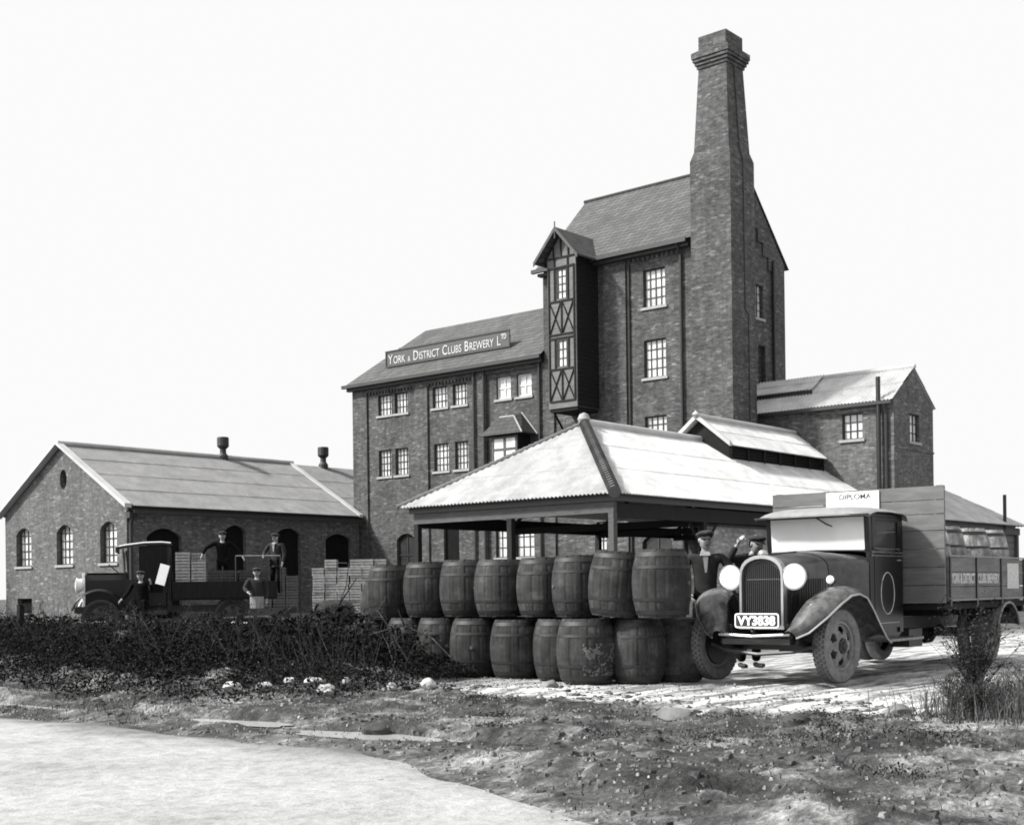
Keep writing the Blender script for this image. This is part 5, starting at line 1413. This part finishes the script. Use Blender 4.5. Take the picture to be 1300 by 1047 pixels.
rock('grey_stone', 'stone in the rough ground near the shrub foot', (10.3,4.6,gz(10.3,4.6)+.03), (.12,.1,.07), 'rock_grey', 15)
rock('dark_stone', 'dark clod in the rough verge at the lower right', (8.6,4.6,gz(8.6,4.6)+.02), (.18,.12,.07), 'rock_dark', 16)
# pebbles and clods strewn about: nobody could count them
mb = MB(); clod = MB(); rg = random.Random(21)
for k in range(12000):
    x = rg.uniform(3.8, 12.5); y = rg.uniform(2.0, 13)
    if rg.random() > .35+.6*noise.noise(Vector((x*1.2,y*1.2,5)))+.25: continue
    s = rg.uniform(.004,.015)*(1.9 if rg.random()<.06 else 1); z = height(x,y)
    b8 = [Vector((rg.uniform(.6,1.1)*a,rg.uniform(.6,1.1)*c,rg.uniform(.4,.8)*d))*s for d in (-1,1) for a,c in ((-1,-1),(1,-1),(1,1),(-1,1))]
    mb.hull8([(x+p.x,y+p.y,z+p.z) for p in b8[:4]],[(x+p.x*.6,y+p.y*.6,z+p.z+s*.2) for p in b8[4:]])
for k in range(2600):
    x = rg.uniform(4.2, 11.2); y = rg.uniform(2.0, 12.5)
    if x < road_edge(y)+.15 or noise.noise(Vector((x*.8,y*.8,9))) < -.05: continue
    sz = rg.uniform(.012,.045); z = height(x,y)-sz*.15
    lo_ = [Vector((a*rg.uniform(.7,1.3),c*rg.uniform(.7,1.3),-.3))*sz for a,c in ((-1,-1),(1,-1),(1,1),(-1,1))]; hi_ = [Vector((a*rg.uniform(.3,.8),c*rg.uniform(.3,.8),rg.uniform(.3,.7)))*sz for a,c in ((-1,-1),(1,-1),(1,1),(-1,1))]
    clod.hull8([(x+p.x,y+p.y,z+p.z) for p in lo_],[(x+p.x,y+p.y,z+p.z) for p in hi_])
M['clod'] = foliage('mud_clods', .03, .12)
o = clod.build('mud_clods', 'clod', None); tag(o, kind='stuff')
M['pebble'] = foliage('pebbles', .06, .28)
o = mb.build('pebbles', 'pebble', None); tag(o, kind='stuff')

# ================================================================== VEGETATION
def leaf(mb, p, s, rg, thin=.5, droop=0):
    a = Vector((rg.gauss(0,1),rg.gauss(0,1),rg.gauss(0,.7))).normalized(); b = a.cross(Vector((rg.gauss(0,1),rg.gauss(0,1),rg.gauss(0,1)))).normalized()
    p = Vector(p); q = a*s; w = b*s*thin
    mb.poly([p-q*.5, p+w*.5, p+q*.5, p-w*.5])
def blade(mb, p, h, lean, w, rg):
    p = Vector(p); t = p+Vector((lean[0],lean[1],h)); mid = p.lerp(t,.55)+Vector((-lean[0]*.2,-lean[1]*.2,h*.08)); a = rg.uniform(0,PI); s = Vector((math.cos(a),math.sin(a),0))*w
    mb.poly([p-s, p+s, mid+s*.7, mid-s*.7]); mb.poly([mid-s*.7, mid+s*.7, t])
rg = random.Random(4)
def top_h(x, y):
    return .60+.26*fbm(x*.7,y,.75,4)+(.12 if 12.6<y<14.0 else 0)
hd = MB(); tips = MB()
for k in range(105000):
    y = 11.4+(rg.random()**.9)*13.5; x = rg.uniform(8.7+.02*y, 11.8+.03*y)
    if y < 13.0 and rg.random() < .5*(13.0-y)/1.6+.15: continue
    H = max(.05,top_h(x,y)*max(0,min(1,(x-8.55-.02*y)/1.7))**.8)
    z = .02+rg.random()**.75*H
    if z > H-.08 and rg.random() < .35: leaf(tips,(x,y,z),rg.uniform(.03,.06),rg)
    else: leaf(hd,(x,y,z),rg.uniform(.015,.05) if rg.random()<.55 else rg.uniform(.05,.12),rg,rg.uniform(.25,.7))
for k in range(9000):
    y = rg.uniform(10.7,13.4); x = rg.uniform(11.2,11.95); H = .62*max(0,min(1,(y-10.4)/1.6))*(.6+.7*abs(fbm(x,y,2.1,3)))
    leaf(hd if rg.random()<.8 else tips,(x,y,.02+rg.random()*H),rg.uniform(.015,.06),rg,.5)
# lumps of undergrowth along the front of the hedge
for k in range(52000):
    y = 9.7+(rg.random()**.8)*13; lo_ = 7.75+.35*noise.noise(Vector((y*.8,3,3)))+(max(0,10.9-y))*.9; x = lo_+rg.random()**.7*(10.6-lo_)
    t_ = (x-lo_)/2.4; H = .06+.30*t_+.10*abs(fbm(x,y,1.3,3))
    leaf(hd if rg.random()<.86 else tips,(x,y,height(x,y)+rg.random()*H),rg.uniform(.02,.055),rg,.5)
o = hd.build('hedge_undergrowth', 'hedge', None); tag(o, kind='stuff')
st = MB()
for k in range(380):
    y = rg.uniform(10.5,20); x = 9.0+.02*y+rg.random()**1.5*1.3; h = rg.uniform(.25,.75)
    p = Vector((x,y,height(x,y))); l = Vector((rg.gauss(0,.12),rg.gauss(0,.2),h))
    st.tube([p,p+l*.5+Vector((rg.gauss(0,.015),rg.gauss(0,.015),0)),p+l], [.006,.005,.003], 3, False)
    for q in range(rg.randint(3,9)): leaf(tips, p+l*rg.uniform(.4,1)+Vector((rg.gauss(0,.025),rg.gauss(0,.025),0)), rg.uniform(.02,.045), rg)
for k in range(95):      # tangled bare brambles and branches breaking the outline
    y = rg.uniform(10.8,22); x = rg.uniform(9.6,11.6); a = rg.uniform(0,2*PI); l = rg.uniform(.4,1.1); h = rg.uniform(.3,.8)
    p0 = Vector((x,y,.05)); P = [p0+Vector((math.cos(a)*l*t**1.3, math.sin(a)*l*t**1.3, h*math.sin(t*2.2)*1.05)) for t in (0,.2,.4,.6,.8,1)]
    st.tube(P,[.009,.008,.007,.006,.004,.002],4,False)
    for q in range(4):
        b0 = P[rg.randint(2,4)]; d = Vector((rg.gauss(0,.1),rg.gauss(0,.1),rg.uniform(.03,.2))); st.tube([b0,b0+d*.6,b0+d],[.004,.003,.0015],3,False)
        for w_ in range(5): leaf(tips,b0+d*rg.random()+Vector((rg.gauss(0,.02),rg.gauss(0,.02),0)),rg.uniform(.015,.04),rg)
o = st.build('dead_stalks', 'stalk', None); tag(o, kind='stuff')
o = tips.build('withered_weeds', 'hedge_tips', None); tag(o, kind='stuff')
# rough grass on the verge
gr = MB(); tuft = MB()
for k in range(34000):
    y = rg.uniform(1.8,22); x = rg.uniform(4.0,11.4)
    e = road_edge(y)
    if x < e+.1: continue
    dens = .35+.9*noise.noise(Vector((x*.9,y*.9,2)))+(.35 if y > 10 else 0)+(.25 if (y<6.2 and x>8.2) else 0)
    if 4.6 < y < 9.3 and x > 9.7: continue
    if rg.random() > dens: continue
    h = rg.uniform(.012,.045)*(2.0 if y > 10.5 else 1)
    blade(gr,(x,y,height(x,y)-.005),h,(rg.gauss(0,h*.6),rg.gauss(0,h*.6)),.004,rg)
for cx, cy, cr in ((9.5,4.9,.45),(8.6,4.35,.5),(8.1,5.0,.3),(9.1,5.5,.25),(8.8,3.7,.5),(7.6,5.6,.2),(9.9,4.2,.4),(7.9,4.1,.35),(8.4,7.4,.2),(9.3,8.4,.25),(7.7,6.6,.18),(7.0,3.2,.3)):
    for k in range(int(1500*cr)):
        x, y = cx+rg.gauss(0,cr*.5), cy+rg.gauss(0,cr*.5)
        if k%2: blade(gr,(x,y,height(x,y)-.005),rg.uniform(.02,.05),(rg.gauss(0,.04),rg.gauss(0,.04)),.004,rg)
        else: leaf(tuft,(x,y,height(x,y)+rg.random()*.05),rg.uniform(.012,.03),rg)
o = tuft.build('weed_tufts', 'hedge_tips', None); tag(o, kind='stuff')
o = gr.build('verge_grass', 'grass', None); tag(o, kind='stuff')
# bent pale twig over the hedge end
def twigs(name, label, pts, r, loc=None):
    base = pts[0][0]
    mb = MB()
    for P in pts: mb.tube([(p[0]-base[0],p[1]-base[1],p[2]-base[2]) for p in P], [r*(1-.6*i/(len(P)-1)) for i in range(len(P))], 5)
    o = mb.build(name, 'stone' if 'white' in label else 'stalk', None); o.location = base; tag(o, label, 'branch'); return o
twigs('bent_branch', 'bent bare branch arching over the weeds before the dark ground casks', [[(10.9,10.9,.25),(10.9,11.2,.62),(10.95,11.0,.66),(11.0,10.6,.52),(11.0,10.3,.3)],[(10.9,11.2,.62),(10.85,11.5,.55)],[(10.95,11.0,.66),(10.95,11.1,.85)]], .014)
twigs('bare_branch', 'thin bare branch leaning up from the hedge left of the tiers', [[(11.4,12.9,.5),(11.5,12.75,.9),(11.5,12.6,1.15),(11.5,12.55,1.45)],[(11.5,12.75,.9),(11.5,12.4,1.25)]], .012)
twigs('long_pole', 'long thin pole lying along the hedge top below the lying cask', [[(13.2,17.6,.66),(13.1,16.2,.70),(13.0,15.0,.62),(12.9,13.9,.5)]], .03)
twigs('white_lath', 'short white lath lying in the hedge top left of the lying cask', [[(14.6,19.0,.55),(14.3,18.2,.56)]], .03)
o = MB().box(-.5,.5,-.12,.12,0,.04).build('white_plank', 'stone', None); o.location = (15.0,24.1,.50); o.rotation_euler=(0,0,GZ); tag(o,'pale plank edge lying low in front of the older lorry front wheel','plank')
for (px_, py_, w_, h_, tz, lb) in ((14.2,16.4,.5,.75,.15,'dark upright packing case left of the tilted cask'),(16.0,19.6,.7,.8,.5,'dark packing case in the yard behind the left hedge'),(14.8,18.6,.45,.62,.9,'small dark packing case beyond the hedge, left of the lying cask')):
    mb = MB()
    for k in range(4): mb.box(-w_/2,w_/2,-w_/2,-w_/2+.02,h_*k/4+.005,h_*(k+1)/4-.008); mb.box(-w_/2,-w_/2+.02,-w_/2+.021,w_/2,h_*k/4+.005,h_*(k+1)/4-.008); mb.box(w_/2-.02,w_/2,-w_/2+.021,w_/2,h_*k/4+.005,h_*(k+1)/4-.008)
    mb.box(-w_/2+.02,w_/2-.02,-w_/2+.02,w_/2,.01,h_-.03)
    o = mb.build('packing_case', 'timber_dark', None); o.location = (px_,py_,0); o.rotation_euler = (0,0,tz); tag(o, lb, 'packing case')
# pallet/bank below the lying cask
bk = MB(); bk.box(-.5,.5,-.4,.4,0,.42); o = bk.build('timber_block', 'timber_black', None, bevel=.02); o.location=(15.25,17.5,0); o.rotation_euler=(0,0,.3); tag(o,'dark timber baulk under the lying cask','timber block')
# fence posts in the hedge
first=True
for i,(x,y,h,lb) in enumerate(((11.3,20.4,.95,'short dark post in the weeds before the older lorry radiator'),(11.2,17.6,.75,'dark post in the weeds left of the middle hedge'),(11.0,14.2,.8,'dark post in the weeds near the hedge right end'))):
    mb = MB(); mb.hull8([(-.05,-.05,0),(.05,-.05,0),(.05,.05,0),(-.05,.05,0)],[(-.04,-.04,h),(.045,-.04,h-.03),(.04,.045,h),(-.045,.04,h-.02)])
    o = mb.build('fence_post','timber_black',None); o.location=(x,y,0); o.rotation_euler=(.03,.05*i,.4*i); tag(o,lb,'post')
# shrub before the rear wheel
def shrub(name, label, loc, H, W, nst, nlf, seed, ls=.03, mats=('twig','leaf'), rs=1.0):
    r = thing(name, label, 'shrub', loc); rg = random.Random(seed); mb = MB(); lf = MB()
    tips_ = []
    for k in range(nst):
        a = rg.uniform(0,2*PI); sp_ = rg.uniform(.1,1)*W; h = H*rg.uniform(.6,1.05)
        p = [Vector((rg.gauss(0,.04),rg.gauss(0,.04),0))]
        for q in range(1,6):
            t = q/5; p.append(Vector((math.cos(a)*sp_*t**1.5+rg.gauss(0,.015),math.sin(a)*sp_*t**1.5+rg.gauss(0,.015),h*t)))
        mb.tube(p,[.012*rs,.010*rs,.008*rs,.006*rs,.004*rs,.002*rs],5,False); tips_.append(p)
        for q in range(rg.randint(5,9)):
            i = rg.randint(1,4); b0 = p[i].lerp(p[i+1],rg.random()); d = Vector((rg.gauss(0,1),rg.gauss(0,1),rg.uniform(.2,1.4))).normalized()*rg.uniform(.08,.25)*H
            mb.tube([b0,b0+d*.5+Vector((0,0,.01)),b0+d],[.005*rs,.004*rs,.002*rs],3,False); tips_.append([b0,b0+d*.5,b0+d])
    for k in range(nlf):
        P = tips_[rg.randrange(len(tips_))]; i = rg.randrange(len(P)-1) if len(P)<4 else rg.randrange(1,len(P)-1)
        c = P[i].lerp(P[i+1],rg.random())+Vector((rg.gauss(0,.03),rg.gauss(0,.03),rg.gauss(0,.03))); leaf(lf,c,rg.uniform(.5,1.4)*ls,rg,.55)
    mb.build('stem', mats[0], r); lf.build('foliage', mats[1], r)
    return r
shrub('leafy_shrub', 'straggly twiggy shrub growing in front of the lorry rear wheel', (10.75,4.12,.0), .86, .52, 40, 3000, 3, .02, rs=.5)
shrub('weed_clump', 'low dense weed clump at the right edge beyond the shrub', (10.75,3.55,0), .42, .4, 40, 2600, 8, .02, rs=.5)
shrub('weed_clump', 'thin tall weed stems at the extreme right edge of the photo', (11.2,3.72,0), .78, .16, 16, 600, 9, .022, rs=.5)
shrub('weed_clump', 'small weed clump between the shrub and the track', (11.2,4.5,0), .26, .25, 24, 700, 12, .018, rs=.5)
shrub('weed_clump', 'spreading grassy weed clump in front of the shrub foot', (10.2,3.9,0), .3, .35, 40, 1500, 14, .018, rs=.45)
tg = MB()
for k in range(2600):
    x, y = rg.gauss(10.75,.45), rg.gauss(3.7,.35)
    h = rg.uniform(.08,.42); blade(tg,(x,y,height(x,y)-.01),h,(rg.gauss(0,h*.35),rg.gauss(0,h*.35)),.0035,rg)
o = tg.build('tall_grass', 'grass', None); tag(o, kind='stuff')
# pale twigs at the head of the cask tiers
# far tree at the left edge
def tree(label, loc, H, W, seed):
    r = thing('far_tree', label, 'tree', loc); rg = random.Random(seed); mb = MB(); lf = MB()
    mb.tube([(0,0,0),(.1,0,H*.3),(0,.1,H*.6),(.1,.1,H*.9)],[.18,.14,.09,.03],7)
    for k in range(14):
        z = H*rg.uniform(.25,.8); a = rg.uniform(0,6.28); e = Vector((math.cos(a)*W*rg.uniform(.4,.9),math.sin(a)*W*rg.uniform(.4,.9),z+H*.15)); mb.tube([(0,0,z),e*.6+Vector((0,0,z*.3)),e],[.06,.04,.015],5)
        for q in range(260): leaf(lf,e*rg.uniform(.5,1.1)+Vector((rg.gauss(0,W*.25),rg.gauss(0,W*.25),rg.gauss(0,H*.1)+H*.0)),rg.uniform(.08,.2),rg,.6)
    mb.build('trunk','twig',r); lf.build('crown','leaf_far',r)
tree('bushy dark tree at the far left beyond the store gable', (30.4,62.2,0), 4.0, 1.7, 5)
tree('smaller dark bush just behind the store corner at the far left', (30.0,59.8,-.8), 2.6, 1.0, 6)

# ================================================================== CAMERA, LIGHT, WORLD
cam = bpy.data.cameras.new('camera'); co = bpy.data.objects.new('camera', cam); COL.objects.link(co)
co.location = (0,0,1.05)
th = .705321; roll = .012874
co.matrix_world = Matrix.Translation((0,0,1.05)) @ Matrix.Rotation(th-PI/2,4,'Z') @ Matrix.Rotation(PI/2,4,'X') @ Matrix.Rotation(-roll,4,'Z')
cam.sensor_width = 36; cam.sensor_fit = 'HORIZONTAL'; cam.lens = 36*1662.87/1300
cam.shift_y = (750.18-523.5)/1300; cam.shift_x = 0
cam.clip_start = .1; cam.clip_end = 2000
S.camera = co
el, az = R(42), math.atan2(.62,-.78)      # direction towards the sun
sd = Vector((math.cos(az)*math.cos(el), math.sin(az)*math.cos(el), math.sin(el)))
sun = bpy.data.lights.new('sun','SUN'); sun.energy = 4.6; sun.angle = R(5); sun.color = (1,.99,.97)
so = bpy.data.objects.new('sun', sun); COL.objects.link(so); so.rotation_euler = sd.to_track_quat('Z','Y').to_euler()
w = bpy.data.worlds.new('World'); S.world = w; w.use_nodes = True; nt = w.node_tree
bg = nt.nodes['Background']; sky = nt.nodes.new('ShaderNodeTexSky'); sky.sky_type = 'NISHITA'; sky.sun_disc = False
sky.sun_elevation = el; sky.sun_rotation = PI/2-az; sky.dust_density = 4; sky.air_density = 1.0
sr_ = nt.nodes.new('ShaderNodeSeparateColor'); nt.links.new(sky.outputs[0], sr_.inputs[0])      # plate sensitive to blue: the sky records white
mx_ = nt.nodes.new('ShaderNodeMath'); mx_.operation = 'MAXIMUM'; nt.links.new(sr_.outputs[2], mx_.inputs[0]); mx_.inputs[1].default_value = 4.4
nt.links.new(mx_.outputs[0], bg.inputs[0]); bg.inputs[1].default_value = .15
S.view_settings.view_transform = 'Standard'; S.view_settings.look = 'None'; S.view_settings.exposure = .55; S.view_settings.gamma = 1
S.render.engine = 'CYCLES'
try: S.cycles.pixel_filter_type = 'BLACKMAN_HARRIS'; S.cycles.filter_width = 1.8
except Exception: pass
